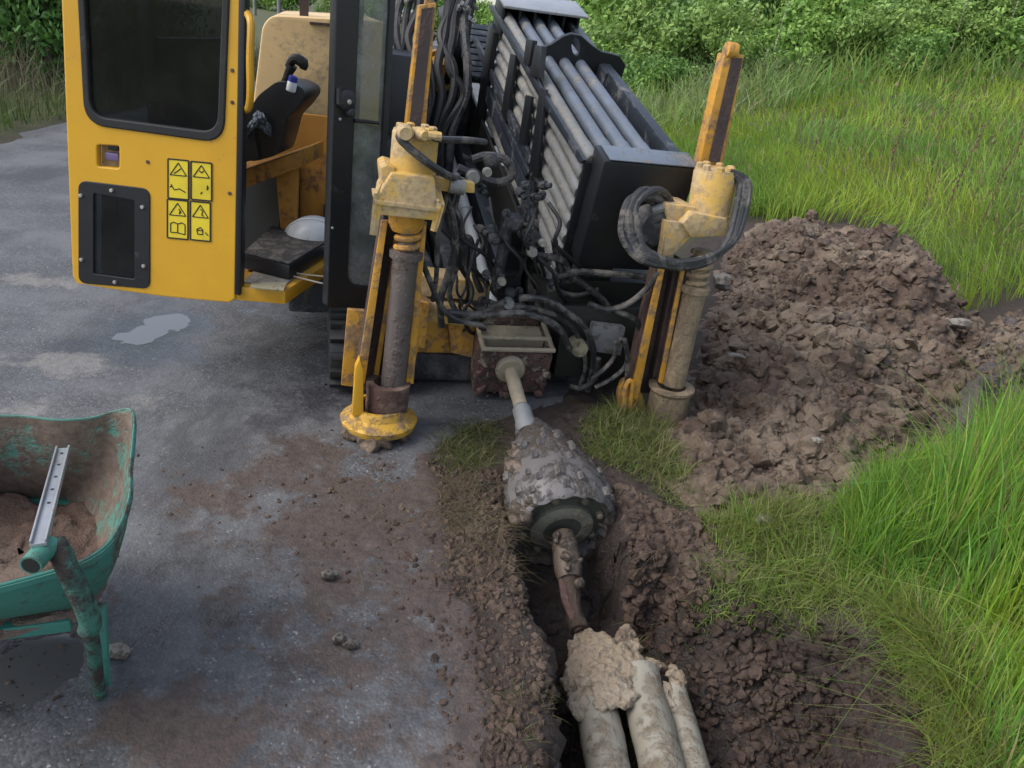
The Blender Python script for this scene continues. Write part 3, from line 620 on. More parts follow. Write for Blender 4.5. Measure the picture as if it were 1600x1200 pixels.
sticker(298, 314, 329, 374, 3, TRI+[[(.5, .18), (.62, .24), (.56, .34), (.68, .36)], [(.32, .72), (.5, .66), (.62, .72), (.62, .84), (.36, .84), (.32, .72)], [(.34, .74), (.6, .74)], [(.75, .78), (.9, .86)]], 'lower right warning sticker on the cab door', 0)
# --- cab floor, walls, interior
F1 = Zp(364, 469, .45); F2 = Zp(446, 476, .45); F3 = Zp(514, 429, .45); F4 = F3+np.array([-.02, .55, 0]); F5 = F1+np.array([-.1, 1.1, 0])
fl = MB().prism([F1, F2, F3, F4, F5], UP*.065).build('cab_floor', 'yellow', RIG, .008)
e1 = .03
ins = [F1+np.array([.03, .05, 0]), F2+np.array([-.02, .06, 0]), F3+np.array([-.05, .0, 0]), F4+np.array([-.05, 0, 0]), F5+np.array([.03, 0, 0])]
MB().prism([p+UP*.067 for p in ins], UP*.006).build('floor_plate', 'floor', fl)
MB().prism([Zp(390, 450, .53), Zp(395, 441, .53), Zp(448, 443, .53), Zp(443, 455, .53)], UP*.004).build('tread_strip', 'pale', fl)
YB = 4.30
bw = MB().prism([Yp(340, 163, YB), Yp(545, 186, YB), Yp(545, 445, YB), Yp(340, 445, YB)], (0, .04, 0)); bw.build('cab_rear_wall', 'yellowshade', RIG, .004)
lw0 = Yp(340, 163, YB)
E5 = Yp(366, 300, 4.1); E5[2] = .51; E1 = F1+UP*.06+(-.46, .35, 0); hz_ = Yp(250, 54, 3.75)[2]-.51
MB().hexa([E5+(-.04, 0, 0), E5, E1+(.04, 0, 0), E1, E5+UP*hz_+(-.04, 0, 0), E5+UP*hz_, E1+UP*hz_+(.04, 0, 0), E1+UP*hz_]).build('cab_side_wall', 'black', RIG)
for q in (E1, E5): MB().beam(q, q+UP*1.58, .05, .05, (0, 1, 0)).build('cab_post', 'black', RIG, .004)
rf = [F1+(-.36, .1, 0), F2+(.02, .02, 0), F3+(.03, -.05, 0), F4+(.05, .1, 0), F5+(-.1, .1, 0)]
MB().prism([np.array(p)+UP*1.62 for p in rf], UP*.07).build('cab_roof', 'yellow', RIG, .02)
# yellow seat platform; the shaded hollow under it is a black panel
yl = 3.80
MB().prism([Yp(335, 285, yl), Yp(372, 270, yl), Yp(470, 236, yl), Yp(470, 262, yl), Yp(372, 298, yl), Yp(335, 312, yl)], (0, .4, 0)).build('seat_platform', 'yellowshade', RIG, .006)
MB().prism([Yp(430, 262, yl+.05), Yp(466, 254, yl+.05), Yp(462, 385, yl+.05), Yp(440, 385, yl+.05)], (0, .03, 0)).build('platform_leg', 'yellowshade', RIG, .004)
MB().prism([Yp(340, 285, YB-.02), Yp(468, 250, YB-.02), Yp(468, 410, YB-.02), Yp(340, 410, YB-.02)], (0, .012, 0)).build('footwell_shade', 'ink', RIG)  # black sheet painted for the shade under the seat
MB().tube([Yp(445, 320, yl+.1), Yp(447, 345, yl+.1), Yp(440, 372, yl+.05)], [.03, .035, .03], 8, 3).build('foot_pedal', 'ink', RIG)
MB().prism([Yp(505, 320, YB-.06), Yp(516, 318, YB-.06), Yp(516, 350, YB-.06), Yp(505, 350, YB-.06)], (0, .05, 0)).build('switch_box', 'ink', RIG, .004)
yc = 3.72
con = MB().prism([Yp(x, y, yc) for x, y in rpoly([(352, 250), (372, 196), (404, 148), (432, 127), (452, 128), (474, 138), (478, 150), (462, 172), (447, 186), (440, 215), (432, 243), (400, 252)], 8, 3)], (0, .26, 0)).build('control_console', 'black', RIG, .012)
j = MB().tube([Yp(437, 146, yc+.08), Yp(446, 124, yc+.07), Yp(457, 102, yc+.06)], [.017, .015, .024], 10, 3)
j.tube([Yp(449, 105, yc+.06), Yp(460, 92, yc+.06), Yp(474, 99, yc+.06), Yp(473, 108, yc+.06)], [.014, .024, .026, .016], 10, 3); j.build('joystick', 'rubber', con)
MB().prism([Yp(x, y, yc-.02) for x, y in [(330, 205), (395, 190), (405, 250), (330, 262)]], (0, .3, 0)).build('operator_seat', 'rubber', RIG, .02)
# grab handle
h = [d3(377, 18, -.03), d3(388, 24, .0), d3(397, 40, .03), d3(397, 90, .04), d3(396, 140, .03), d3(389, 166, 0), d3(378, 174, -.03)]
MB().tube(h, .0145, 10, 6).build('grab_handle', 'yellow', RIG)
# the second, glazed door with its black frame
C1 = Dp(516, 482, 3.46); C2 = Dp(588, 470, 3.62)
GX = nz(np.array([C2[0]-C1[0], C2[1]-C1[1], 0])); GN = np.cross(GX, UP)
def g2(x, y): p = plane_hit(x, y, C1, GN)-C1; return (p @ GX, p @ UP)
def g3(x, y, f=0): return plane_hit(x, y, C1, GN)+GN*f
def gtop(x0, y0, x1, y1, z): return tuple(np.array(g2(x0, y0))+(np.array(g2(x1, y1))-np.array(g2(x0, y0)))*((z-g2(x0, y0)[1])/(g2(x1, y1)[1]-g2(x0, y0)[1])))
outl = rpoly([gtop(515, 400, 527, 0, 1.66), g2(513, 478), g2(590, 482), gtop(594, 400, 617, 0, 1.66)], [0, .01, .08, 0])
inl = rpoly([gtop(549, 380, 562, 0, 1.60), g2(542, 447), g2(587, 450), gtop(590, 380, 611, 0, 1.60)], [.02, .07, .02, .02], 7)
gd = plate('glazed_door', 'black', RIG, C1, GX, UP, [outl, inl], .045, .006)
plate('door_pane', 'dustglass', gd, C1, GX, UP, [inset(inl, -.008)], .005, .0005, -.012)
gu = plate('inner_upright', 'frame', gd, C1, GX, UP, [[g2(548, 420), g2(560, 420), gtop(562, 380, 580, 0, 1.58), gtop(550, 380, 563, 0, 1.58)]], .02, .004, -.05)
m = MB()
m.lathe(g3(540, 156, -.005), GN, [(0, .042), (.018, .042), (.024, .034), (.026, .02)], 14); m.lathe(g3(544, 175, 0), GN, [(0, .018), (.03, .018), (.034, .012)], 10); m.obox(g3(527, 150, .01), GX*.006, UP*.03, GN*.012); m.build('door_latch', 'dull', gd)
m = MB(); bolt(m, g3(541, 158, .02), GN, .01, .008); bolt(m, g3(531, 186, 0), GN, .006, .006); bolt(m, g3(519, 356, 0), GN, .006, .006); m.build('latch_bolt', 'chrome', gd)
MB().tube([g3(553, 188, .004), g3(568, 189, .012), g3(590, 192, .008)], .007, 8).build('wiper_arm', 'ink', gd)
# --- engine hood behind the cab, machine body, tracks
hd = MB().prism([Up(x, y, 2.35) for x, y in rpoly([(394, 176), (410, 40), (424, 24), (600, 33), (612, 60), (600, 200), (520, 184)], 9, 4)], AH*1.7).build('engine_hood', 'hood', RIG, .03)
MB().prism([Up(484, 34, 2.33), Up(560, 40, 2.33), Up(560, 44, 2.33), Up(484, 38, 2.33)], AH*.05).build('hood_seam', 'rail', hd)
MB().prism([Up(468, -30, 2.6), Up(482, -30, 2.6), Up(482, 30, 2.6), Up(468, 30, 2.6)], AH*.06).build('exhaust_stack', 'rail', RIG)
m = MB(); m.mbox(1.45, 4.6, -1.05, -.28, .24, .44); m.mbox(1.45, 4.6, -.28, .3, .10, .2); m.mbox(1.45, 4.6, .3, .9, .2, .4); m.build('chassis_light_block', 'dull', RIG, .02)  # deck boxes, put in to block light beneath the rig
MB().mbox(2.2, 4.6, -1.25, -.32, .6, 1.02).build('machine_body', 'black', RIG, .03)
def track(v0, v1, u0, u1, r):
    m = MB(); g = MB(); path = []
    for a in np.linspace(-90, -270, 9): path.append((u0+r-.0+r*math.cos(R_(a)), r+r*math.sin(R_(a))))
    for a in np.linspace(90, -90, 9): path.append((u1-r+r*math.cos(R_(a)), r+r*math.sin(R_(a))))
    m.prism([M(u, v0, z) for u, z in path], LV*(v1-v0))
    pts = path+[path[0]]; cum = [0]
    for a, b in zip(pts[:-1], pts[1:]): cum.append(cum[-1]+math.hypot(a[0]-b[0], a[1]-b[1]))
    for d in np.arange(0, cum[-1], .075):
        i = max(k for k in range(len(cum)-1) if cum[k] <= d); t = (d-cum[i])/(cum[i+1]-cum[i]+1e-9)
        a = np.array(pts[i]); b = np.array(pts[i+1]); p = a+(b-a)*t; dr = nz(b-a); nn = np.array([dr[1], -dr[0]])*(1 if False else -1)
        c = M(p[0], (v0+v1)/2, p[1])+AH*nn[0]*.012+UP*nn[1]*.012
        g.obox(c, LV*(v1-v0)*.5, AH*dr[0]*.016+UP*dr[1]*.016, AH*nn[0]*.018+UP*nn[1]*.018)
    t = m.build('crawler_track', 'rubber', RIG, .01); g.build('track_grousers', 'rubber', t, .004)  # grousers in dark rubber: the rig's shadow put into their colour
MB().mbox(2.5, 4.4, -.66, -.33, .6, 1.46).build('gap_fill_box', 'black', RIG, .03)  # black box added to darken the bright gap between door and mast
track(-.85, -.5, .98, 3.6, .16); track(.52, .88, 1.25, 3.6, .2)
m = MB().mbox(1.12, 1.4, -.62, .5, .02, .17); m.build('undercarriage_beam', 'dull', RIG, .02)
for i, (x, y) in enumerate([(640, 600), (680, 592), (715, 606), (745, 612)]):
    pass
# --- drill frame
MB().ibox(1.45, 5.4, -.21, -.14, -.24, -.02).build('frame_rail', 'dull', RIG, .006)
MB().ibox(1.35, 5.4, .13, .21, -.24, -.06).build('frame_rail', 'frame', RIG, .006)
MB().ibox(1.5, 5.4, -.22, .36, -.30, -.25).build('frame_bed', 'dull', RIG)  # bed widened to fill the lit gap beside the rails with dark
cg = MB(); cg.ibox(3.9, 4.5, -.24, .22, -.08, .30); cg.ibox(4.0, 4.4, -.16, .14, .30, .42); cg = cg.build('drill_carriage', 'dull', RIG, .02)
m = MB(); m.lathe(Sp(690, 122, 3.75), A, [(0, .095), (.02, .11), (.16, .11), (.16, .14), (.2, .14)], 24); m.build('gearbox', 'stake', RIG)
m = MB()
for k in range(8):
    m = MB(); bolt(m, Sp(690, 122, 3.9)+.125*(LV*math.cos(k*.785)+NN*math.sin(k*.785)), -A, .014, .03); m.build('gearbox_bolt', 'tan', RIG)
m = MB()
for (x, y, s, r, L) in [(640, 40, 4.0, .05, .12), (700, 30, 3.95, .055, .14), (662, 20, 4.1, .05, .1), (715, 60, 3.9, .04, .1), (700, 75, 3.95, .05, .12), (632, 70, 3.9, .035, .1), (712, 98, 3.85, .03, .1)]: MB().lathe(Sp(x, y, s-.2), A, [(0, r*.8), (.02, r), (L, r), (L+.02, r*.7)], 12).build('hydraulic_motor', 'dull', RIG)
m = MB()
for k in range(24):
    x = random.uniform(616, 738); y = random.uniform(-10, 100); MB().lathe(Sp(x, y, random.uniform(3.5, 3.9)), nz(np.array([random.uniform(-1, 1), random.uniform(-1, .2), random.uniform(-.5, 1)])), [(0, .014), (.02, .019), (.03, .019), (.032, .013), (.07, .013)], 8).build('hose_fitting', 'rodlight', RIG)
# ribbed cable chain lying beside the rack
def chain(pts, s0, wd, n):
    m = MB(); P = cr([Sp(x, y, s) for (x, y), s in zip(pts, s0)], 12)
    L = [0]
    for a, b in zip(P[:-1], P[1:]): L.append(L[-1]+np.linalg.norm(b-a))
    for k in range(n):
        d = L[-1]*(k+.5)/n; i = min(max(j for j in range(len(L)) if L[j] <= d), len(P)-2); p = P[i]+(P[i+1]-P[i])*((d-L[i])/(L[i+1]-L[i]+1e-9)); t = nz(P[i+1]-P[i]); y_ = nz(np.cross(t, LV))
        m.obox(p, LV*wd/2, t*L[-1]/n*.4, y_*.028)
    return m
chain([(752, 42), (748, 70), (742, 100), (738, 125)], [4.3, 4.1, 3.9, 3.7], .16, 9).build('cable_chain', 'frame', RIG, .006)
# --- pipe rack (thing parts); side plane of the rack at v = .25
RV = .245
def rackbar(pts, v=RV, t=.025, mat='dull', name='rack_post'): return pV(pts, v-t, t).build(name, mat, RIG, .003)
rackbar([(762, 8), (769, 8), (803, 64), (852, 150), (912, 250), (905, 255), (845, 158), (797, 70)], t=.018, mat='frame', name='rack_rail')
rackbar([(731, 48), (738, 48), (786, 152), (830, 250), (824, 258), (779, 160)], t=.02, mat='frame', name='rack_rail')
rackbar([(744, 118), (752, 114), (790, 205), (826, 300), (838, 395), (826, 398), (812, 302), (778, 212)], t=.024, mat='frame', name='rack_rail')
rackbar([(797, 84), (805, 87), (790, 198), (779, 196)], t=.022, mat='black')
rackbar([(821, 148), (829, 151), (819, 228), (809, 225)], t=.022, mat='black')
rackbar([(843, 136), (851, 140), (836, 278), (825, 273)], t=.022, mat='black')
rackbar([(775, 180), (782, 176), (795, 205), (826, 270), (820, 276), (788, 212)], t=.024, mat='frame', name='rack_rail')
rackbar([(822, 60), (832, 63), (826, 102), (817, 99)], t=.03, mat='black')
rackbar([(836, 70), (846, 72), (842, 122), (827, 118)], t=.03, mat='black')
rackbar([(820, 280), (832, 283), (828, 350), (815, 392), (800, 440), (790, 436), (806, 360)], t=.022, mat='black')
br = pS([(836, 82), (838, 116), (845, 118), (848, 103), (905, 118), (956, 130), (947, 152), (962, 158), (976, 100), (968, 88), (958, 86), (940, 82), (925, 72), (908, 57), (893, 54), (880, 58), (862, 70)], 2.66, .03)
ctr = I(2.66, 0, 0)
def s2(x, y): p = Sp(x, y, 2.66)-ctr; return (p @ LV, p @ NN)
oval = [tuple(np.array(s2(900, 73))+np.array([.030*math.cos(a)-.012*math.sin(a), .052*math.sin(a)+.0*math.cos(a)])) for a in np.linspace(0, 2*math.pi, 20, endpoint=False)]
plate('rack_bracket', 'black', RIG, ctr, LV, NN, [[s2(x, y) for x, y in [(836, 80), (838, 118), (846, 119), (849, 103), (905, 118), (950, 130), (944, 156), (958, 158), (977, 103), (968, 89), (958, 86), (940, 82), (925, 72), (908, 57), (893, 54), (880, 58), (862, 70)]], oval], .03, .004)
MB().ibox(2.5, 2.66, .70, .74, .74, .95).build('rack_post', 'frame', RIG, .006)
MB().ibox(1.9, 5.0, .215, .235, -.32, .24).build('gap_shade_panel', 'ink', RIG, .004)  # black sheet added to darken the lit gaps between rod and rack
MB().ibox(1.3, 3.7, .715, .775, .86, .955).build('rack_rail', 'frame', RIG, .008)
MB().ibox(1.3, 3.6, .69, .72, .15, .22).build('rack_rail', 'frame', RIG)
MB().ibox(2.4, 2.8, .24, .74, .12, .2).build('rack_base', 'dull', RIG, .006)
m = MB(); m.ibox(3.36, 3.66, .24, .78, .83, .875)
for v in (.245, .355, .455, .555, .655, .755): m.ibox(3.38, 3.64, v-.008, v+.008, .875, 1.015)
m.ibox(3.63, 3.66, .24, .78, .875, 1.015); m.build('rack_end_frame', 'black', RIG, .003)
MB().ibox(3.32, 3.68, .23, .80, 1.018, 1.035).build('rack_end_cover', 'steel', RIG, .004)
m = MB(); m.ibox(3.45, 3.66, .215, .25, .1, .83); m.ibox(3.45, 3.66, .25, .76, .05, .11); m.build('rack_end_post', 'black', RIG, .003)
MB().ibox(1.285, 1.305, .25, .315, -.1, .93).build('rack_end_plate', 'black', RIG, .003)
# front end box of the rack
vA = (Sp(905, 300, 1.16)-P0) @ LV; 
bx = MB().ibox(1.15, 1.325, .285, .735, .46, 1.005); bx = bx.build('rack_end_box', 'black', RIG, .022)
MB().ibox(1.15, 1.30, .31, .735, 1.006, 1.012).build('box_top_sheen', 'rodblue', bx, .004)  # lighter blue puts the sky's reflection into the colour of the top
m = MB().ibox(1.2, 2.0, .3, .72, -.05, .36); m.build('rack_support', 'ink', RIG, .01)
# --- wrench box at the mouth of the frame
n1, n0, va, vb = .085, -.16, -.158, .205
wb = MB(); wb.ibox(.955, .985, va, vb, n0, n1); wb.ibox(.985, 1.2, va, va+.025, n0, n1+.02); wb.ibox(.985, 1.2, vb-.025, vb, n0, n1+.02); wb.ibox(1.18, 1.2, va+.025, vb-.025, n0, n1+.05)
wb = wb.build('wrench_box', 'wbox', RIG, .008)
m = MB()
for p, q in [((.95, va), (.95, vb)), ((1.2, va), (1.2, vb)), ((.95, va+.01), (1.2, va+.01)), ((.95, vb-.01), (1.2, vb-.01)), ((1.04, va), (1.04, vb))]: m.tube([I(p[0], p[1], n1+.03), I(q[0], q[1], n1+.03)], .012, 8)
m.ibox(1.05, 1.17, va+.03, vb-.03, n1-.03, n1+.01); m.build('box_top_frame', 'clayrod', wb)
m = MB(); m.lathe(I(.92, .0, 0), A, [(0, .050), (0, .066), (.012, .074), (.04, .074), (.06, .07)], 22); m.build('rod_collar', 'clayrod', wb)
m = MB()
for k in range(60):
    v = random.uniform(va, vb); n = random.uniform(n0-.03, n1*.7)
    if v*v+n*n < .007: continue
    r = random.uniform(.008, .03); m.blob(I(.957-r*.1, v, n), r, 500+k, 1, (1, 1, 1), .3)
melt(m.build('caked_mud', 'wbox', wb), .007)
pU([(784, 590), (812, 598), (826, 670), (775, 684)], .98, .012).build('mud_guard', 'pale', RIG, .003)
# --- yellow cross members
for nm, pts, u, t in [('cross_member', [(652, 430), (768, 442), (764, 472), (648, 462)], 1.08, .16), ('cross_member', [(640, 468), (742, 482), (738, 512), (636, 498)], 1.04, .12), ('frame_block', [(655, 498), (752, 512), (742, 566), (650, 556)], 1.14, .18), ('frame_block', [(700, 505), (752, 512), (748, 562), (705, 552)], 1.08, .10), ('frame_block', [(640, 470), (672, 474), (664, 545), (634, 540)], .98, .1)]:
    pU(pts, u, t).build(nm, 'tan' if nm == 'cross_member' else 'stake', RIG, .008)
# --- stake-down units
def stake(u0, name_mast, P):
    root = MB()
def part(m, name, mat, parent=RIG, bevel=.004): return m.build(name, mat, parent, bevel)
def stakedown(P):
    u = P['u']; f = u-.10
    # mast: long channel with a dark rail face
    a, b, c, d = P['mast']
    ms = part(pU([a, b, c, d], u, .07), 'stake_mast', 'stake')
    part(pU(P['face'], u-.004, .01), 'mast_face', 'rail', ms, 0)
    if 'cap' in P:
        x, y = P['cap']; m = MB().tube([Up(x-7, y+2, u+.02), Up(x+8, y+5, u+.02)], .035, 14); part(m, 'mast_cap', 'stake', ms)
    if 'ear' in P: part(pU(P['ear'], u+.02, .05), 'mast_ear', 'stake', ms)
    # lower channel
    for q in (P['lowL'], P['lowR']):
        part(pU(q, u-.10, .018), 'channel_edge', 'stake', RIG, .002)
        part(MB().prism([Up(x, y, u-.08)+AH*0 for x, y in [q[0], ((q[0][0]+q[1][0])/2, q[0][1]), ((q[2][0]+q[3][0])/2, q[2][1]), q[3]]], AH*.11), 'channel_flange', 'rail', RIG, 0)
    part(pU(P['back'], u+.02, .02), 'channel_web', 'rail', RIG, 0); part(pU(P['rib'], u-.04, .05), 'channel_rib', 'rail' if u > .8 else 'stake', RIG, .002)
    # motor
    q0 = Up(*P['m0'], f); q1 = Up(*P['m1'], f); ax = q1-q0; L = np.linalg.norm(ax); r = P['mr']
    mo = MB().lathe(q0, ax, [(0, r*.98), (L*.04, r*1.04), (L*.1, r*1.04), (L*.12, r), (L*.93, r), (L*.95, r*.97), (L, r*.95)], 32); mo = mo.build('stake_motor', P['mm'], RIG)
    m = MB()
    for k in range(7):
        an = k*.9; x_ = LV*math.cos(an)+AH*math.sin(an); MB().lathe(q1+x_*r*.72, ax, [(-.005, .018), (.016, .018), (.02, .012)], 6).build('motor_bolt', 'tan', mo)
    m = MB()
    for pts, dv in P['block']: m.prism([Up(x, y, f-.11+dv) for x, y in pts], AH*.2)
    m.build('gear_block', 'tan', RIG, .012)
    # auger shaft with its spring and collar
    s0 = Up(*P['s0'], f); s1 = Up(*P['s1'], f); ax = s1-s0; L = np.linalg.norm(ax); r = P['sr']
    sh = MB().lathe(s0, ax, [(0, r), (L, r), (L, r*1.28), (L+.025, r*1.3), (L+.035, r*.7), (L+.2, r*.7)], 28).build('auger_shaft', P['sm'], RIG)
    m = MB(); t = nz(ax); x_ = nz(np.cross(t, AH)); y_ = np.cross(t, x_)
    m.tube([s1+t*(.04+.15*k/60)+(r*.82)*(x_*math.cos(k*.42)+y_*math.sin(k*.42)) for k in range(61)], .013, 8); m.build('auger_spring', P.get('spm', 'stake'), sh)
    # foot cup, ring and lug
    c0 = Up(*P['c0'], f); c1 = Up(*P['c1'], f); ax = c1-c0; L = np.linalg.norm(ax); r = P['cr']
    MB().lathe(c0, ax, [(0, r*.95), (0.01, r), (L*.9, r), (L, r*P.get('rim', 1.03)), (L+.012, r*P.get('rim', 1.03)), (L+.012, r*.7), (L*.5, r*.6)], 30).build('foot_cup', P['cm'], RIG)
    return f
stakedown(dict(u=.74, mast=[(655, 8), (682, 4), (664, 215), (632, 215)], face=[(659, 14), (678, 11), (657, 200), (639, 200)], ear=[(664, 12), (676, 12), (676, -8), (666, -8)],
    lowL=[(596, 345), (606, 345), (570, 600), (556, 600)], lowR=[(660, 345), (667, 348), (646, 600), (634, 600)], back=[(600, 345), (664, 345), (640, 610), (562, 610)], rib=[(616, 380), (622, 380), (590, 600), (582, 600)],
    m0=(644, 272), m1=(650, 204), mr=.088, mm='tan', block=[([(594, 262), (604, 258), (618, 262), (620, 300), (598, 300)], .02), ([(612, 270), (680, 278), (684, 330), (682, 346), (588, 336), (594, 300)], -.01)],
    s0=(610, 640), s1=(634, 402), sr=.052, sm='shaft', c0=(603, 648), c1=(607, 600), cr=.092, cm='rust'))
f = .64
# hood plate and the arm under the motor
m = MB(); m.prism([Up(584, 302, f-.13), Up(604, 256, f+.05), Up(612, 262, f+.05), Up(592, 312, f-.13), Up(584, 368, f-.1), Up(577, 366, f-.1)], LV*.012); m.prism([Up(682, 314, f-.13), Up(672, 280, f+.05), Up(680, 280, f+.05), Up(690, 320, f-.13), Up(678, 362, f-.1), Up(672, 360, f-.1)], LV*.012)
m.prism([Up(586, 312, f-.13), Up(687, 326, f-.13), Up(686, 332, f-.13), Up(586, 319, f-.13)], AH*.2); m.build('stake_hood', 'tan', RIG, .003)
pU([(672, 276), (742, 286), (742, 302), (672, 298)], f-.02, .05).build('stake_arm', 'tan', RIG, .005)
MB().tube([Up(702, 290, f-.03), Up(725, 294, f-.03)], .028, 12).build('arm_sleeve', 'rodlight', RIG)
MB().lathe(Up(634, 360, f), Up(636, 320, f)-Up(634, 360, f), [(0, .055), (.03, .07), (.14, .07)], 20).build('auger_head', 'stake', RIG)
pU([(543, 484), (570, 486), (560, 606), (533, 602)], .92, .03).build('side_plate', 'stake', RIG, .003)
pU([(646, 470), (668, 474), (650, 560), (640, 600), (634, 600)], .86, .03).build('side_plate', 'stake', RIG, .003)
# yellow ground ring
rc = Up(592, 655, .64); m = MB(); m.lathe(rc+UP*-.02, (0, 0, 1), [(0, .15), (.0, .16), (.03, .168), (.04, .155), (.06, .125), (.095, .112), (.095, .095), (.0, .095)], 34); m.build('foot_ring', 'yellowmud', RIG, .003)
m = MB().prism([Up(x, y, .56) for x, y in [(550, 650), (555, 575), (562, 560), (568, 580), (568, 650)]], AH*.05); m.build('ring_lug', 'yellow', RIG, .006)
m = MB()
for k in range(60):
    a = random.uniform(0, 6.28); rr = random.uniform(.06, .135); r = random.uniform(.02, .04); m.blob(rc+np.array([math.cos(a)*rr, math.sin(a)*rr-.03, random.uniform(-.06, -.015)]), r, 900+k, 1, (1, 1, .8), .3)
melt(m.build('ring_mud', 'heapclod', RIG), .007)
# right stake
stakedown(dict(u=.86, mast=[(1133, 84), (1163, 86), (1128, 270), (1092, 262)], face=[(1144, 90), (1161, 91), (1124, 254), (1107, 252)], cap=(1141, 76),
    lowL=[(1034, 405), (1042, 405), (997, 625), (984, 622)], lowR=[(1068, 408), (1073, 408), (1036, 600), (1030, 598)], back=[(1040, 405), (1096, 408), (1060, 610), (994, 615)], rib=[(1056, 408), (1063, 408), (1028, 590), (1020, 590)],
    m0=(1106, 340), m1=(1119, 264), mr=.095, mm='tan', block=[([(1040, 318), (1090, 324), (1085, 352), (1042, 344)], .04), ([(1083, 332), (1138, 342), (1138, 370), (1080, 372), (1066, 350)], -.01)],
    s0=(1052, 600), s1=(1085, 455), sr=.055, sm='shaftmud', spm='shaftmud', c0=(1038, 656), c1=(1049, 606), cr=.10, cm='shaftmud', rim=1.14))
f2 = .76
m = MB().prism([Up(x, y, f2-.1) for x, y in [(1040, 345), (1066, 348), (1078, 372), (1052, 398), (1033, 402)]], AH*.05); m.prism([Up(1033, 402, f2-.1), Up(1040, 345, f2-.1), Up(1048, 340, f2+.1), Up(1040, 396, f2+.1)], LV*.012); m.build('stake_hood', 'tan', RIG, .004)
m = MB().prism([Up(x, y, .80) for x, y in rpoly([(974, 596), (984, 592), (1004, 616), (1012, 650), (970, 650), (966, 615)], 6, 3)], AH*.04); m.build('ring_lug', 'stake', RIG, .008)
MB().tube([Up(984, 640, .76), Up(988, 600, .76), Up(982, 596, .76), Up(976, 612, .76), Up(976, 640, .76)], .012, 8, 3).build('lug_ring', 'stake', RIG)
# --- hoses
def hose(pts, s, r=.016, mat='hose', name='hydraulic_hose', sm=6):
    S = [s]*len(pts) if np.isscalar(s) else s
    return MB().tube([Sp(x, y, q) for (x, y), q in zip(pts, S)], r, 8, sm).build(name, mat, RIG)
def hoseU(pts, u, r=.016, mat='hose', name='hydraulic_hose', sm=6):
    S = [u]*len(pts) if np.isscalar(u) else u
    return MB().tube([Up(x, y, q) for (x, y), q in zip(pts, S)], r, 8, sm).build(name, mat, RIG)
hoseU([(640, 200), (626, 208), (628, 220), (660, 248), (695, 272), (725, 284)], [.56, .52, .50, .49, .55, .7], .015)
hoseU([(650, 206), (668, 212), (692, 218), (730, 219), (758, 222)], [.54, .5, .52, .7, .9], .013)
m = MB(); m.lathe(Up(632, 206, .53), -AH, [(0, .03), (.03, .032), (.05, .022)], 12); m.lathe(Up(652, 208, .54), -AH+LV*.4, [(0, .024), (.03, .026), (.06, .016)], 12); m.lathe(Up(668, 212, .50), LV, [(0, .016), (.03, .019), (.05, .016)], 10); m.build('hose_fitting', 'tan', RIG)
hoseU([(738, 250), (760, 244), (790, 250), (800, 275), (776, 285), (745, 275), (715, 262)], 1.15, .02)
for pts, s in [([(690, 290), (704, 330), (712, 380), (700, 430), (688, 470), (690, 510)], .95), ([(716, 300), (706, 350), (714, 410), (702, 460), (720, 500)], 1.0), ([(700, 300), (684, 360), (682, 430), (676, 470)], .9), ([(724, 370), (736, 378), (742, 430), (752, 455)], 1.1), ([(660, 410), (672, 440), (690, 480), (715, 500), (760, 510)], .9),
               ([(812, 465), (850, 468), (890, 490), (918, 520), (928, 560), (918, 610)], .95), ([(740, 500), (800, 480), (860, 490), (900, 520), (915, 570), (905, 608)], .98), ([(700, 488), (760, 492), (820, 490), (870, 510), (890, 545)], .92), ([(760, 470), (800, 486), (850, 500), (880, 520)], 1.02),
               ([(790, 470), (770, 480), (735, 500), (700, 500)], .95), ([(920, 475), (950, 484), (985, 472), (1016, 445), (1028, 425)], .95), ([(960, 486), (990, 498), (1002, 520), (1004, 560)], .95), ([(970, 530), (978, 545), (978, 570), (958, 590), (930, 605)], .85), ([(962, 535), (958, 560), (940, 580), (925, 592)], .85),
               ([(935, 560), (930, 590), (910, 606), (890, 604)], .9), ([(845, 380), (852, 420), (866, 450), (900, 462), (935, 452)], 1.15), ([(850, 440), (880, 430), (905, 425), (960, 428), (1000, 432), (1044, 440)], 1.1), ([(820, 395), (848, 400), (880, 408), (892, 432), (920, 450), (950, 480), (960, 520)], 1.1), ([(976, 530), (981, 560), (979, 600)], .82)]:
    hose(pts, s, random.choice([.011, .013, .0145, .016]))
for k in range(9):   # bundle dropping from the carriage behind the left mast
    x = 618+k*13+random.uniform(-4, 4); hose([(x+20, -20), (x+8+random.uniform(-8, 8), 20), (x+random.uniform(-14, 14), 60), (x+random.uniform(-6, 16), 105), (x+random.uniform(0, 20), 150), (x+16-k*4, 205), (x+26-k*6, 270)], [3.7, 3.6, 3.45, 3.3, 3.2, 3.1, 3.0], random.choice([.018, .024, .03]), random.choice(['hose', 'rubber', 'dull']))
for k in range(5):
    x = 694+k*6; hose([(x+26, -20), (x+16, 30), (x+8+random.uniform(-3, 3), 80), (x+random.uniform(-4, 6), 118), (x-8, 150)], [3.9, 3.75, 3.6, 3.7, 3.95], .02, 'rubber')
for k in range(20):   # thin black lines tangled over the front of the frame
    x, y = random.uniform(690, 860), random.uniform(300, 430); q = random.uniform(.98, 1.12); dx = random.uniform(-20, 60)
    hose([(x, y), (x+dx*.3+random.uniform(-14, 14), y+30), (x+dx*.6+random.uniform(-20, 20), y+62), (x+dx+random.uniform(-10, 10), y+88), (x+dx*1.4, y+random.uniform(80, 118))], [q+.12, q, q-.04, q, q+.14], random.choice([.006, .008, .0095]), 'rubber')
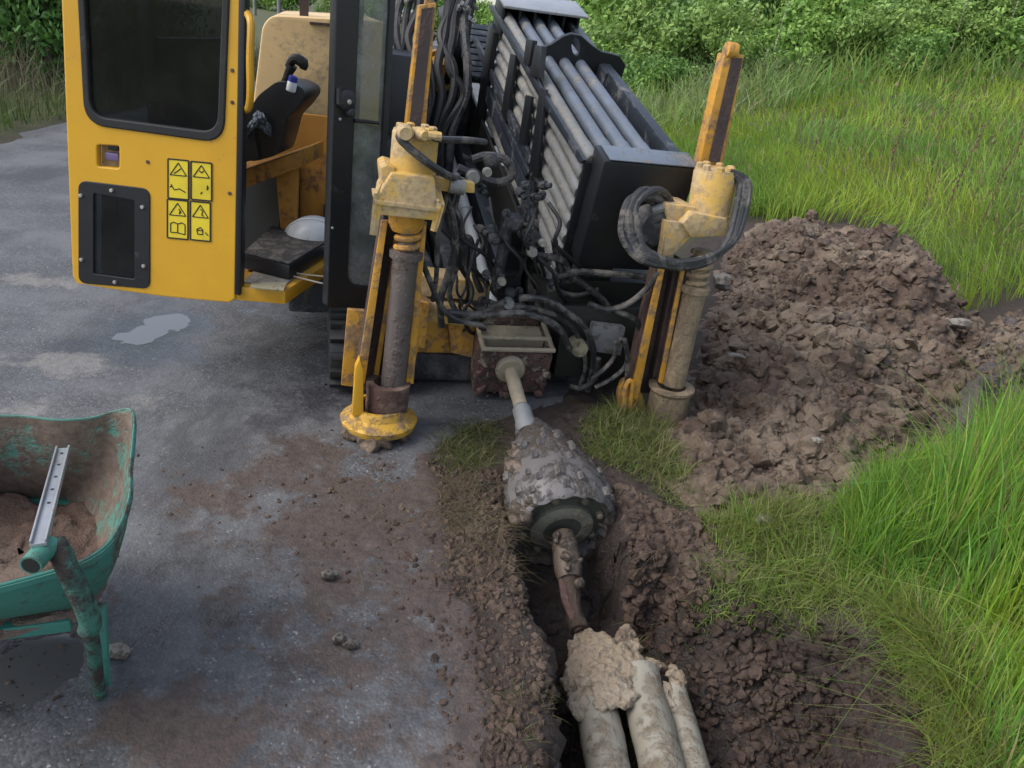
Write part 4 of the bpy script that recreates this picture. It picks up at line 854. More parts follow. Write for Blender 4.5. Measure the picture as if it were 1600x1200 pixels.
# the thick hose loop on the right stake
L0 = [(1004, 335), (996, 312), (1010, 300), (1034, 306), (1040, 330)]
for k in range(5):
    dx, dy = random.uniform(-14, 14), random.uniform(-10, 10)
    hoseU([(1038+dx, 322+dy*.4), (1026+dx, 304+dy), (1006+dx, 300+dy), (986+dx*.6, 320), (983+dx, 350+dy), (992+dx, 385), (1020+dx, 405+dy*.5), (1062, 412+dy*.6), (1105, 404+dy*.6), (1140+dx*.4, 378), (1154+dx*.6, 340), (1162+dx*.6, 300), (1160+dx*.4, 282+dy*.4), (1140, 268)], [.78, .74, .70, .66, .62, .58, .55, .55, .55, .57, .62, .66, .68, .7], .017)
MB().lathe(Up(1010, 348, .82), -AH, [(0, .085), (.08, .09), (.12, .07)], 18).build('hose_reel', 'dull', RIG)
hoseU([(1018, 330), (1034, 325), (1046, 322)], .72, .02, 'rodlight', 'hose_fitting')
# valve block with its fittings
m = MB()
for pts, s, t in [([(790, 345), (820, 350), (812, 430), (782, 425)], 1.15, .1), ([(775, 425), (815, 432), (812, 475), (778, 470)], 1.1, .12), ([(820, 370), (850, 378), (846, 430), (818, 425)], 1.2, .1)]: MB().prism([Sp(x, y, s) for x, y in pts], A*t).build('valve_block', 'black', RIG, .01)
m = MB()
for k in range(30):
    x = random.uniform(745, 860); y = random.uniform(285, 470); MB().lathe(Sp(x, y, 1.05+random.uniform(-.02, .1)), nz(-A+LV*random.uniform(-1, 1)+NN*random.uniform(-.5, 1)), [(0, .013), (.02, .02), (.035, .02), (.037, .012), (.06, .012)], 8).build('valve_fitting', 'dull', RIG)
for x, y, r in [(738, 276, .035), (795, 455, .026), (770, 372, .025), (800, 350, .03), (764, 250, .03)]: MB().lathe(Sp(x, y, 1.05), nz(-A+.4*NN), [(0, r*.7), (.02, r), (.05, r), (.06, r*.6)], 14).build('valve_fitting', 'dull', RIG)
m = MB()
for x, y, r in [(738, 276, .03), (793, 472, .03), (783, 438, .02), (760, 268, .02), (830, 392, .025), (846, 378, .018)]: MB().lathe(Sp(x, y, .98), nz(-A+.3*NN), [(0, r*.9), (.015, r), (.035, r*.8)], 12).build('pipe_cap', 'rodlight', RIG)
hose([(800, 345), (790, 365), (786, 395), (778, 430)], 1.05, .028, 'dull', 'feed_pipe'); hose([(815, 350), (830, 392), (850, 420), (862, 452)], 1.1, .02, 'rodlight', 'feed_pipe'); hose([(866, 375), (870, 400), (880, 440)], 1.12, .016, 'dull', 'feed_pipe')
for pts in ([(868, 440), (920, 446), (916, 462), (866, 456)], [(905, 400), (960, 406), (956, 436), (905, 432)]): pS(pts, 1.22, .03).build('bracket_plate', 'dull', RIG, .004)
pU([(928, 506), (978, 512), (970, 556), (918, 548)], .92, .05).build('manifold', 'manifold', RIG, .006)
MB().lathe(Up(898, 535, .95), -AH, [(0, .04), (.06, .045), (.09, .04)], 14).build('filter_can', 'pale', RIG)
MB().mbox(.98, 1.3, .25, .78, .12, .5).build('lower_housing', 'ink', RIG, .01)

# ------------------------------------------------------------------ rods in the rack
ROT = Matrix(((LV[0], A[0], NN[0]), (LV[1], A[1], NN[1]), (LV[2], A[2], NN[2]))).to_4x4()
def rod_mesh(nm, mat):
    m = MB(); m.lathe((0, 0, 0), (0, 1, 0), [(0, .018), (0, .034), (.006, .0385), (.16, .0385), (.19, .0345), (1.98, .0345), (2.01, .0385), (2.17, .0385), (2.18, .03)], 22)
    o = m.build(nm, mat); me = o.data; bpy.data.objects.remove(o); return me
RM = {k: rod_mesh('drill_rod', k) for k in ('rodlight', 'rodblue')}
ORD = ['topmost', 'second', 'third', 'fourth', 'fifth', 'sixth', 'seventh', 'eighth', 'ninth']
def place_rod(v, n, s, mat, label):
    o = bpy.data.objects.new('drill_rod', RM[mat]); COL.objects.link(o)
    o.matrix_world = Matrix.Translation(Vector(I(s, v, n))) @ ROT @ Matrix.Rotation(random.uniform(0, 6.28), 4, 'Y')
    tag(o, label, 'drill rod', 'drill rods stored in the rack')
for c in range(4):
    place_rod(.292+.1*c, .925, 1.335 if c else 1.30, 'rodblue' if c else 'rodlight', ['dusty pale rod at the left edge of the top row of the rack', 'blue grey rod next to the dusty pale one in the top row of the rack', 'blue grey rod second from the right in the top row of the rack', 'blue grey rod farthest right in the top row of the rack'][c])
for k in range(1, 9):
    place_rod(.292, .925-.086*k, 1.335+.004*k, 'rodlight', 'dusty grey rod on the left side of the rack, %s from the top' % ORD[k])
for c in range(1, 4):
    place_rod(.292+.1*c, .84, 1.34, 'rodblue', 'blue grey rod in the layer just under the top row of the rack'); 
# the drill string in use
ds = thing('drill_string', 'rod string running from the rig through the muddy wrench box to the reamer', 'drill string', I(1.5, 0, 0))
MB().lathe(I(1.3, 0, 0), A, [(0, .036), (1.2, .036), (1.2, .042), (1.4, .042), (1.4, .036), (2.6, .036)], 20).build('rear_rod', 'rodpale', ds)
MB().lathe(I(.62, 0, 0), A, [(0, .030), (.05, .033), (.7, .033)], 20).build('front_rod', 'clayrod', ds)
MB().lathe(I(.5, 0, 0), A, [(0, .05), (.06, .05), (.065, .044), (.15, .044), (.16, .036), (.175, .032)], 20).build('tool_joint', 'steel', ds)

# ------------------------------------------------------------------ reamer, swivel, pipes
RP = I(-.02, .036, -.028)
rm = thing('reamer', 'clay smeared barrel reamer with rows of cutter teeth half sunk in the trench', 'reamer', RP)
RAD = .222
prof = [(.03, RAD*.80), (.0, RAD*.86), (-.012, RAD*.94), (.0, RAD), (.12, RAD*1.01), (.19, RAD*.96), (.29, RAD*.84), (.39, RAD*.66), (.47, RAD*.49), (.54, RAD*.35), (.585, RAD*.26), (.605, .045)]
m = MB(); x_ = LV; y_ = NN; R = []
for t, r in prof:
    R.append([RP+A*(t+.006*math.sin(k*1.7+t*30))+r*(1+.035*math.sin(k*.9+t*17)*math.sin(k*2.3-t*9)*(1 if t > .02 else .15))*(LV*math.cos(k*2*math.pi/64)+NN*math.sin(k*2*math.pi/64)) for k in range(64)])
m.rings(R, False); body = m.build('reamer_barrel', 'reamer', rm, ang=60)
m = MB(); m.lathe(RP+A*.03, -A, [(-.02, RAD*.84), (0, RAD*.84), (.0, RAD*.62), (.012, RAD*.60), (.014, RAD*.40), (.03, RAD*.38), (.03, .05)], 40); m.build('face_plate', 'face', rm)
m = MB(); m.lathe(RP+A*.03, -A, [(0, RAD*.58), (.03, RAD*.58), (.04, RAD*.5), (.04, RAD*.36), (.012, RAD*.33)], 36); m.build('face_ring', 'facering', rm)
for k in range(8):
    a = .35+k*math.pi/4; m = MB(); m.lathe(RP+A*.03+RAD*.72*(LV*math.cos(a)+NN*math.sin(a)), -A, [(0, .017), (.014, .017), (.02, .011)], 8); m.build('face_bolt', 'facering', rm)
def barrel_r(t): return np.interp(t, [p[0] for p in prof[3:]], [p[1] for p in prof[3:]])
bm_t = MB(); bm_t.prism([(-.016, 0, -.014), (.016, 0, -.014), (.017, 0, .002), (.003, .0, .016), (-.017, 0, .004)], (0, .04, 0))
to = bm_t.build('cutter_tooth', 'reamer', None, .004); tme = to.data; bpy.data.objects.remove(to)
cnt = 0
for row in range(9):
    t = .07+.055*row; r = barrel_r(t); nn_ = max(5, int(15*r/RAD))
    for k in range(nn_):
        a = -0.35+2*math.pi*(k+.5*(row % 2)+random.uniform(-.35, .35))/nn_+row*.12
        if random.random() < .14: continue
        if math.sin(a) < -.55 or cnt > 88: continue
        rad = LV*math.cos(a)+NN*math.sin(a); tan = -LV*math.sin(a)+NN*math.cos(a)
        sl = (barrel_r(t-.03)-barrel_r(t+.03))/.06; ax = nz(-A+rad*sl*0.6); up = nz(rad-ax*(rad@ax))
        tn = np.cross(ax, up); p = RP+A*(t+random.uniform(-.02, .02))+rad*(r+random.uniform(-.004, .007))-OFF[rm.name]
        k_ = random.uniform(.7, 1.3)
        o = bpy.data.objects.new('cutter_tooth', tme); COL.objects.link(o); o.parent = rm
        o.matrix_local = Matrix(((tn[0]*k_, ax[0]*k_, up[0]*k_, p[0]), (tn[1]*k_, ax[1]*k_, up[1]*k_, p[1]), (tn[2]*k_, ax[2]*k_, up[2]*k_, p[2]), (0, 0, 0, 1))); cnt += 1
m = MB()
for k in range(26):
    a = random.choice([random.uniform(2.3, 3.6), random.uniform(2.3, 3.4), random.uniform(-.6, .5)]); t = random.uniform(.0, .45); r = barrel_r(t)-.004; q = random.uniform(.012, .04)
    m.blob(RP+A*t+(r-.3*q)*(LV*math.cos(a)+NN*math.sin(a)), q, 1500+k, 2, (1.3, 1.3, .7), .3)
melt(m.build('reamer_mud', 'reamermud', rm), .006)
# pulling eye and swivel leading to the pipes
e0 = RP-A*.02; e1 = Zp(890, 905, -.16)
sw = thing('pulling_swivel', 'muddy pulling swivel linking the reamer to the pipe bundle', 'swivel', e0)
m = MB(); d = nz(e1-e0); sx = nz(np.cross(d, UP)); sy = np.cross(sx, d)
m.tube([e0+d*.0, e0+d*.05, e0+d*.16, e0+d*.20], [.042, .052, .055, .046], 14, 0, .04); m.build('swivel_body', 'reamermud', sw)
q0 = e0+d*.18; q1 = Zp(905, 985, -.24); 
MB().tube([q0, (q0+q1)/2+np.array([.0, 0, -.02]), q1], [.040, .030, .036], 10, 4, .08).build('swivel_eye', 'darkclod', sw)
MB().tube([q0+sx*.03, (q0+q1)/2+sx*.03, q1+sx*.0], [.016, .014, .018], 8, 4).build('shackle', 'rust', sw)
m = MB()
for k in range(12): m.blob(e0+d*random.uniform(.03, .24)+sx*random.uniform(-.05, .05)+sy*random.uniform(-.03, .06), random.uniform(.012, .03), 1700+k, 1, (1, 1, 1), .3)
melt(m.build('swivel_mud', 'reamermud', sw), .006)
pz = -.27
def pipe(pa, pb, pc, r, label, seed, ztop=pz):
    a = Zp(*pa, ztop); b = Zp(*pb, ztop-.01); c = Zp(*pc, ztop-.05); p = cr([a, b, c], 14); m = MB(); n = len(p); rg = random.Random(seed)
    m.tube(p, [r*(.98+.02*math.sin(i*.7+seed))*(1+rg.uniform(-.012, .012)) for i in range(n)], 26)
    o = m.build('conduit_pipe', 'conduit', None, 0, 60, origin=a); return tag(o, label, 'pipe', 'conduit pipes in the trench')
pipe((926, 1075), (950, 1200), (1000, 1480), .070, 'left clay coated pipe of the bundle in the trench', 1)
pipe((998, 1055), (1034, 1200), (1096, 1480), .071, 'middle clay coated pipe of the bundle in the trench', 2, pz+.03)
pipe((1052, 1080), (1086, 1200), (1152, 1480), .046, 'thin right pipe of the bundle in the trench', 3, pz+.02)
cl = MB()
for k in range(210):
    x = random.gauss(955, 36); y = random.gauss(1050, 32)
    if not (890 < x < 1030 and 992 < y < 1108): continue
    if x > 990 and y < 1030: continue
    edge = abs(x-965)/70
    cl.blob(Zp(x, y, pz+.055-.06*edge*edge-.0004*(1050-y)), random.uniform(.014, .040), 2000+k, 2, (1, 1, .8), .34)
cl.blob(Zp(930, 1045, pz-.01), .085, 2500, 3, (1.1, 1.3, .8), .18); cl.blob(Zp(985, 1062, pz+.0), .085, 2501, 3, (1, 1.2, .8), .18); cl.blob(Zp(940, 1075, pz-.0), .068, 2502, 3, (1, 1.2, .8), .18)
for k in range(16): cl.blob(Zp(random.gauss(1052, 8), random.uniform(1040, 1100), pz+.05), random.uniform(.012, .026), 2600+k, 1, (1, 1, .8), .3)
o = melt(cl.build('clay_lump', 'clay', None, 0, 60, origin=Zp(960, 1050, pz)), .004, .03); tag(o, 'tan lump of wet clay packed round the ends of the pipes', 'clay lump')

# ------------------------------------------------------------------ small loose things
def helmet():
    c = Zp(482, 371, .60); c = c+np.array([0, .05, 0]); t = thing('hard_hat', 'white hard hat lying on the cab floor', 'hard hat', c)
    ax = nz(np.array([-.25, -.35, .9])); x_ = nz(np.cross(ax, (1, 0, .2))); y_ = np.cross(ax, x_); R = []
    for th in np.linspace(0, 88, 9):
        a = R_(th); R.append([c+ax*(.115*math.cos(a)-.02)+(.118*math.sin(a)+1e-4)*(x_*math.cos(k*.2618)*1.0+y_*math.sin(k*.2618)*1.18) for k in range(24)])
    m = MB().rings(R, True); m.build('shell', 'white', t)
    m = MB(); R = []
    for tt, rr in [(-.022, .119), (-.022, .140), (-.028, .141), (-.030, .119)]: R.append([c+ax*tt+rr*(x_*math.cos(k*.2618)+y_*math.sin(k*.2618)*1.2) for k in range(24)])
    m.rings(R, False).build('brim', 'white', t)
    MB().tube([c+ax*(.115*math.cos(a)-.018)+.119*math.sin(a)*y_*1.18 for a in np.linspace(-1.4, 1.4, 12)], .007, 6).build('ridge', 'white', t)
helmet()
mt = [Zp(378, 395, .60), Zp(452, 413, .60), Zp(512, 377, .60), Zp(425, 352, .60)]
t = thing('floor_mat', 'thick black step mat with gritty top on the cab floor', 'mat', np.mean(mt, 0)-UP*.08)
MB().prism([p-UP*.075 for p in mt], UP*.07).build('mat_block', 'black', t, .008)
c_ = np.mean(mt, 0); MB().prism([c_+(p-c_)*.97-UP*.004 for p in mt], UP*.006).build('mat_top', 'grit', t, .002)
o = MB().tube([Zp(380, 407, .535), Zp(420, 424, .53), Zp(460, 432, .53), Zp(500, 442, .525), Zp(512, 443, .52)], .004, 6, 5).build('cord', 'twine', None, origin=Zp(440, 425, .53)); tag(o, 'pale thin cord lying across the cab step', 'cord')
o = MB().tube([Zp(440, 420, .54), Zp(470, 428, .535), Zp(508, 432, .53)], .0035, 6, 5).build('cord', 'twine', None, origin=Zp(470, 428, .53)); tag(o, 'short pale cord at the right end of the cab step', 'cord')
b0 = Yp(454, 143, yc-.03); b1 = Yp(459, 118, yc-.03); ax = b1-b0; L = np.linalg.norm(ax)
t = thing('plastic_bottle', 'small white plastic bottle with blue cap beside the joystick', 'bottle', b0)
MB().lathe(b0, ax, [(0, .018), (.004, .022), (L*.55, .022), (L*.66, .017), (L*.7, .012)], 16).build('bottle_body', 'white', t)
MB().lathe(b0+ax*.62, ax, [(0, .021), (L*.3, .020), (L*.36, .012)], 16).build('bottle_cap', 'blue', t)
m = MB(); R = []
for i in range(9):
    R.append([Yp(372+i*6.5, 186+10*math.sin(i*.9)+j*5+3*math.sin(j*2+i), yc-.04-.02*math.sin(i+j)) for j in range(5)])
for i in range(8):
    for j in range(4): m.add([R[i][j], R[i+1][j], R[i+1][j+1], R[i][j+1]], [(0, 1, 2, 3)])
o = m.build('work_cloth', 'cloth', None, 0, 60, origin=R[4][2], flip=False); sm_ = o.modifiers.new('thick', 'SOLIDIFY'); sm_.thickness = .012; tag(o, 'crumpled blue grey cloth on the operator seat', 'cloth')

# ------------------------------------------------------------------ wheelbarrow
WB = thing('wheelbarrow', 'worn green wheelbarrow with a muddy tray at the left edge', 'wheelbarrow', Zp(120, 1075, 0))
rim_px = [(-330, 700, .60), (-200, 668, .60), (-60, 652, .60), (30, 651, .605), (90, 657, .61), (140, 654, .615), (175, 645, .63), (200, 640, .655), (209, 652, .655), (207, 690, .625), (203, 730, .60), (203, 770, .575), (190, 815, .55), (168, 850, .53), (130, 876, .515), (80, 893, .505), (0, 915, .50), (-100, 940, .50), (-200, 955, .50), (-330, 960, .50)]
bot_px = [(-300, 800, .27), (-200, 790, .27), (-60, 780, .27), (20, 778, .27), (60, 778, .27), (100, 780, .27), (120, 790, .27), (135, 805, .27), (140, 820, .27), (145, 840, .27), (150, 860, .27), (152, 885, .27), (152, 910, .27), (150, 930, .27), (130, 948, .27), (90, 955, .27), (0, 968, .27), (-100, 985, .27), (-200, 995, .27), (-300, 1000, .27)]
rim = [Zp(*p) for p in rim_px]; bot = [Zp(*p) for p in bot_px]
rim = cr(rim+[rim[0]], 4)[:-1]; bot = cr(bot+[bot[0]], 4)[:-1]
cR = np.mean(rim, 0)
def tl(t, k): # between bottom and rim with an outward belly
    return [b+(r-b)*t+(r-b)*np.array([1, 1, 0])*(.22*math.sin(math.pi*t))+UP*0 for r, b in zip(rim, bot)]
m = MB(); lv = [tl(t, 0) for t in (0, .12, .3, .5, .7, .86, 1)]
m.rings(lv, False); m.f.append(tuple(range(len(bot)))[::-1])
lp = [r+nz(np.array([r[0]-cR[0], r[1]-cR[1], 0]))*.006-UP*.002 for r in rim]; lp2 = [p-UP*.014 for p in lp]
k0 = len(m.v); m.rings([lv[-1], lp, lp2], False)
tray = m.build('tray', 'green', WB, 0, 60)
m = MB(); lin_ = [[p+(cR-p)*np.array([.012, .012, 0])+UP*.004 for p in l] for l in lv]
m.rings(lin_, False); m.build('tray_lining', 'greenin', tray, 0, 70)
MB().tube([r+UP*.001 for r in rim]+[rim[0]+UP*.001], .0035, 6).build('tray_rim', 'green', tray)
# soil lying in the tray
gxs = np.linspace(-1, 1, 60); m = MB(); N_ = 56; rad_ = 26; ctr_ = np.mean([tl(.14, 0)[i] for i in range(len(rim))], 0)
edge = [tl(.16, 0)[i] for i in range(len(rim))]; ne = len(edge); vs = []; 
ringsS = []
for q in np.linspace(1.0, .02, rad_):
    rr = []
    for e in edge:
        p = ctr_+(e-ctr_)*q; rr.append(p)
    P_ = np.array(rr); hz = ctr_[2]-.03+(P_[:, 2]-ctr_[2])*q*q+.05*fbm(P_[:, 0]*6, P_[:, 1]*6, 4, 91)+.7*clods(P_[:, 0], P_[:, 1], .07, 92, .6)+.6*clods(P_[:, 0], P_[:, 1], .03, 95, .6)
    if q > .97: hz = hz-.02
    P_[:, 2] = hz; ringsS.append([tuple(p) for p in P_])
m.rings(ringsS, False); o = m.build('barrow_soil', 'barrowsoil', None, 0, 70, origin=ctr_); tag(o, 'brown soil lying in the green wheelbarrow tray', 'soil')
# frame, leg, handle tube
MB().beam(Zp(-200, 1010, .245), Zp(112, 972, .255), .03, .035).build('frame_bar', 'green', WB, .004)
MB().tube([Zp(48, 884, .60), Zp(64, 865, .60), Zp(82, 850, .60)], .022, 16).build('handle_grip', 'green', WB)
MB().lathe(Zp(48, 884, .60), Zp(48, 884, .60)-Zp(64, 865, .60), [(-.02, .018), (.0005, .018)], 16).build('grip_hole', 'ink', WB)
MB().tube([Zp(84, 848, .60), Zp(94, 862, .585), Zp(106, 890, .55), Zp(128, 935, .47), Zp(141, 970, .40), Zp(138, 985, .37)], .023, 14, 5).build('handle_tube', 'greendk', WB)
MB().tube([Zp(138, 980, .37), Zp(146, 1010, .26), Zp(150, 1050, .12), Zp(157, 1088, .005)], .017, 12, 4).build('leg_tube', 'greendk', WB)
a0, a1, b0_, b1_ = Zp(138, 948, .27), Zp(164, 945, .27), Zp(150, 1062, .03), Zp(170, 1075, .02)
MB().hexa([a0, a1, b1_, b0_, a0+np.array([.0, .012, 0]), a1+np.array([0, .012, 0]), b1_+np.array([0, .012, 0]), b0_+np.array([0, .012, 0])]).build('leg', 'green', WB, .003)
wh = Zp(-420, 900, .2); MB().lathe(wh-np.array([.0, .04, 0]), (0, 1, 0), [(0, .12), (0, .17), (.02, .19), (.06, .19), (.08, .17), (.08, .12)], 24).build('wheel', 'rubber', WB)
s0 = Zp(99, 702, .60); s1 = Zp(60, 852, .625)
d = nz(s1-s0); sx = nz(np.cross(d, UP)); sy = np.cross(sx, d)
t = thing('steel_bar', 'light grey flat steel channel bar propped in the green wheelbarrow', 'steel bar', s0)
m = MB(); m.obox((s0+s1)/2, sx*.0155, d*np.linalg.norm(s1-s0)/2, sy*.004); m.obox((s0+s1)/2+sx*.0135+sy*.006, sx*.002, d*np.linalg.norm(s1-s0)/2*.995, sy*.006); m.obox((s0+s1)/2-sx*.0135+sy*.006, sx*.002, d*np.linalg.norm(s1-s0)/2*.995, sy*.006)
m.build('bar_body', 'steel', t, .001)
m = MB()
for k in range(5): m.lathe(s0+d*(.03+.06*k)+sy*.0042, sy, [(0, .004), (.0006, .004)], 10)
m.build('bar_hole', 'ink', t)
# pale stones
def stone(x, y, z, r, label, k, sq=(1.3, 1, .6), grp=None, mat='stone'):
    p = Zp(x, y, z); o = MB().blob(p, r, 3000+k, 2, sq, .2).build('stone', mat, None, 0, 25, origin=p); tag(o, label, 'stone', grp)
stone(1500, 505, .2, .06, 'long pale stone where the dark earth meets the tall grass', 1, (1.8, .8, .6)); stone(1277, 688, .22, .022, 'small bright stone on the front slope of the spoil heap', 2); stone(1192, 812, .08, .03, 'pale stone at the foot of the heap by the short grass', 3)
stone(1152, 556, .25, .03, 'flat grey stone on the heap right of the stake shaft', 4, (1.8, .7, .4)); stone(1128, 440, .3, .07, 'pale square clod beside the right stake', 5, (1, 1, .8)); stone(532, 998, .02, .022, 'larger of two grey clods on the road in front of the wheelbarrow', 6, mat='stonebrown'); stone(548, 1006, .015, .018, 'smaller of two grey clods on the road in front of the wheelbarrow', 7, mat='stonebrown')
stone(183, 1018, .02, .03, 'pale stone on the road just behind the barrow leg', 8, (1.3, .8, .6)); stone(515, 898, .02, .022, 'brown clod alone in the middle of the muddy road', 9, mat='stonebrown')

# ------------------------------------------------------------------ vegetation
def blades(name, roots, h, wd, ang, bend, col, curl=None, label=None):
    N = len(roots); t = np.array([0, .35, .7, 1.0]); dirx = np.cos(ang); diry = np.sin(ang); fa = ang+RNG.uniform(-1.3, 1.3, N)+math.pi/2
    fx, fy = np.cos(fa), np.sin(fa); V = np.zeros((N, 7, 3), np.float32); wprof = [1, .85, .55]
    for i, tt in enumerate(t):
        off = bend*h*(tt**2)*.8; z = h*(tt-.42*np.minimum(bend, 2.6)*tt*tt)
        cx = roots[:, 0]+dirx*off; cy = roots[:, 1]+diry*off; cz = roots[:, 2]+z
        if i < 3:
            for sgn, k in ((-1, 0), (1, 1)): V[:, 2*i+k, 0] = cx+sgn*fx*wd*wprof[i]/2; V[:, 2*i+k, 1] = cy+sgn*fy*wd*wprof[i]/2; V[:, 2*i+k, 2] = cz
        else: V[:, 6, 0] = cx; V[:, 6, 1] = cy; V[:, 6, 2] = cz
    b = (np.arange(N)*7)[:, None]
    q = np.concatenate([b+np.array([[0, 1, 3, 2]]), b+np.array([[2, 3, 5, 4]])]); tr = b+np.array([[4, 5, 6]])
    me = fast_mesh(name, V.reshape(-1, 3), q, tr); settint(me, np.repeat(col, 7, 0)); me.shade_smooth()
    o = link(name, me, 'grass'); tag(o, kind='stuff'); return o
def rand_in(poly, n, dens=None):
    P = np.array([p[:2] for p in poly]); lo, hi = P.min(0), P.max(0); out = []
    while sum(map(len, out)) < n:
        c = RNG.uniform(lo, hi, (n*2, 2)); k = sdf(poly, c[:, 0], c[:, 1]) > 0
        if dens is not None: k &= RNG.random(len(c)) < dens(c[:, 0], c[:, 1])
        out.append(c[k])
    return np.concatenate(out)[:n]
def on_ground(c, dz=-.01): return np.stack([c[:, 0], c[:, 1], H(c[:, 0], c[:, 1])+dz], -1)
def gcol(n, base, var=.3, mixc=None, f=None):
    k = RNG.uniform(1-var, 1+var, (n, 1)); c = np.array(base)[None]*k; c[:, 0] *= RNG.uniform(.75, 1.25, n)
    if mixc is not None:
        f = (RNG.random(n) if f is None else f)[:, None]; c = c*(1-f)+np.array(mixc)[None]*k*f
    return c
G1 = (.105, .200, .022); G2 = (.055, .165, .028); DRY = (.20, .17, .075)
# field of tall grass
FIELD = [tuple(Zp(x, y, 0)[:2]) for x, y in [(1110, 335), (1200, 362), (1300, 372), (1400, 400), (1480, 455), (1485, 500), (1600, 470), (1900, 500)]]+[(9, 5.2), (30, 19), (30, 24), (2.4, 24), (1.7, 10)]
n = 62000; c = rand_in(FIELD, n, lambda x, y: np.clip((7.2/np.maximum(y, 4))**1.55, 0, 1)); r = on_ground(c); dist = np.hypot(c[:, 0], c[:, 1])
cl_ = fbm(c[:, 0]*.9, c[:, 1]*.9, 3, 201); f = np.clip(.4+cl_*1.3, 0, 1)
hh = RNG.uniform(.25, .62, n)*(1+.35*fbm(c[:, 0]*1.3, c[:, 1]*1.3, 3, 207))*np.clip(1.15-.02*dist, .6, 1)
col = gcol(n, (.30, .40, .05), .28, (.17, .31, .055), f); dr = RNG.random(n) < .07; col[dr] = gcol(dr.sum(), DRY, .25)
blades('tall_grass', r, hh, RNG.uniform(.005, .010, n)*np.clip(dist/7, .9, 2.6), 2.2+1.2*fbm(c[:, 0]*.6, c[:, 1]*.6, 2, 203)*3+RNG.normal(0, .8, n), RNG.uniform(.15, 1.3, n), col)
# the same grass growing up to the back of the rig and farther right
BACK = [(2.2, 8.3), (2.8, 8.4), (3.3, 9.0), (3.6, 12), (2.8, 16), (.9, 15.5), (.9, 9.4), (1.4, 8.4)]
n = 14000; c = rand_in(BACK, n, lambda x, y: np.clip((7.2/np.maximum(y, 4))**1.3, 0, 1)*(sdf(HEAP, x, y) < -.25)); f = np.clip(.4+1.3*fbm(c[:, 0]*.9, c[:, 1]*.9, 3, 201), 0, 1)
blades('tall_grass', on_ground(c), RNG.uniform(.2, .5, n), RNG.uniform(.006, .013, n), RNG.uniform(0, 6.28, n), RNG.uniform(.15, 1.2, n), gcol(n, (.24, .34, .05), .3, (.15, .27, .055), f))
RIGHT = [(2.4, .4), (2.1, 1.8), (2.6, 2.9), (4.4, 3.5), (9, 5), (12, 3), (8, -.5)]
n = 14000; c = rand_in(RIGHT, n, lambda x, y: np.clip((3.4/np.hypot(x, y))**2.2, 0, 1)); f = np.clip(.4+1.3*fbm(c[:, 0]*1.1, c[:, 1]*1.1, 3, 201), 0, 1)
blades('tall_grass', on_ground(c), RNG.uniform(.25, .6, n), RNG.uniform(.005, .011, n), RNG.uniform(0, 6.28, n), RNG.uniform(.1, 1.0, n), gcol(n, (.25, .37, .04), .3, (.14, .30, .06), f))
# seed heads and flowering weeds among it: fine pale flecks
n = 5000; c = rand_in(FIELD, n, lambda x, y: np.clip((7/np.maximum(y, 4))**1.3, 0, 1)); r = on_ground(c); r[:, 2] += RNG.uniform(.3, .55, n)
blades('seed_heads', r, RNG.uniform(.05, .13, n), RNG.uniform(.008, .018, n)*np.clip(np.hypot(c[:, 0], c[:, 1])/8, 1, 2.5), RNG.uniform(0, 6.28, n), RNG.uniform(.2, 1, n), gcol(n, (.20, .22, .10), .3, (.24, .16, .09)))
# near clump at the right
NEAR = [tuple(Zp(x, y, 0)[:2]) for x, y in [(1300, 880), (1350, 800), (1420, 745), (1500, 690), (1620, 640), (1900, 700), (1900, 1400), (1560, 1400), (1510, 1180), (1470, 1060), (1400, 970)]]
n = 26000; c = rand_in(NEAR, n); r = on_ground(c); f = np.clip(.35+1.5*fbm(c[:, 0]*2.2, c[:, 1]*2.2, 3, 211), 0, 1)
col = gcol(n, (.26, .40, .035), .28, (.14, .32, .06), f); dr = RNG.random(n) < .14; col[dr] = gcol(dr.sum(), (.30, .27, .13), .3); lt = RNG.random(n) < .15; col[lt] = gcol(lt.sum(), (.36, .46, .10), .25)
edge_ = np.clip(sdf(NEAR, c[:, 0], c[:, 1])/.35, .35, 1)
blades('tall_grass', r, RNG.uniform(.25, .80, n)*edge_*np.clip(1+.9*fbm(c[:, 0]*3.1, c[:, 1]*3.1, 3, 217), .45, 1.4), .0028+.0075*RNG.random(n)**2.2, 6*fbm(c[:, 0]*1.7, c[:, 1]*1.7, 2, 219)+RNG.normal(0, 1.3, n), .03+RNG.uniform(0, .75, n)**1.5+.9*(RNG.random(n) < .07), col)
# blades drooping over the pit edge
n = 800; e = rand_in([tuple(Zp(x, y, 0)[:2]) for x, y in [(1350, 960), (1430, 970), (1500, 1060), (1540, 1200), (1560, 1400), (1490, 1300), (1460, 1130), (1400, 1030)]], n); r = on_ground(e, .02)
blades('drooping_grass', r, RNG.uniform(.08, .34, n), RNG.uniform(.002, .0045, n), RNG.normal(-2.4, 1.5, n), RNG.uniform(.3, 2.7, n), gcol(n, (.16, .27, .035), .35, (.24, .21, .10), RNG.random(n)**2))
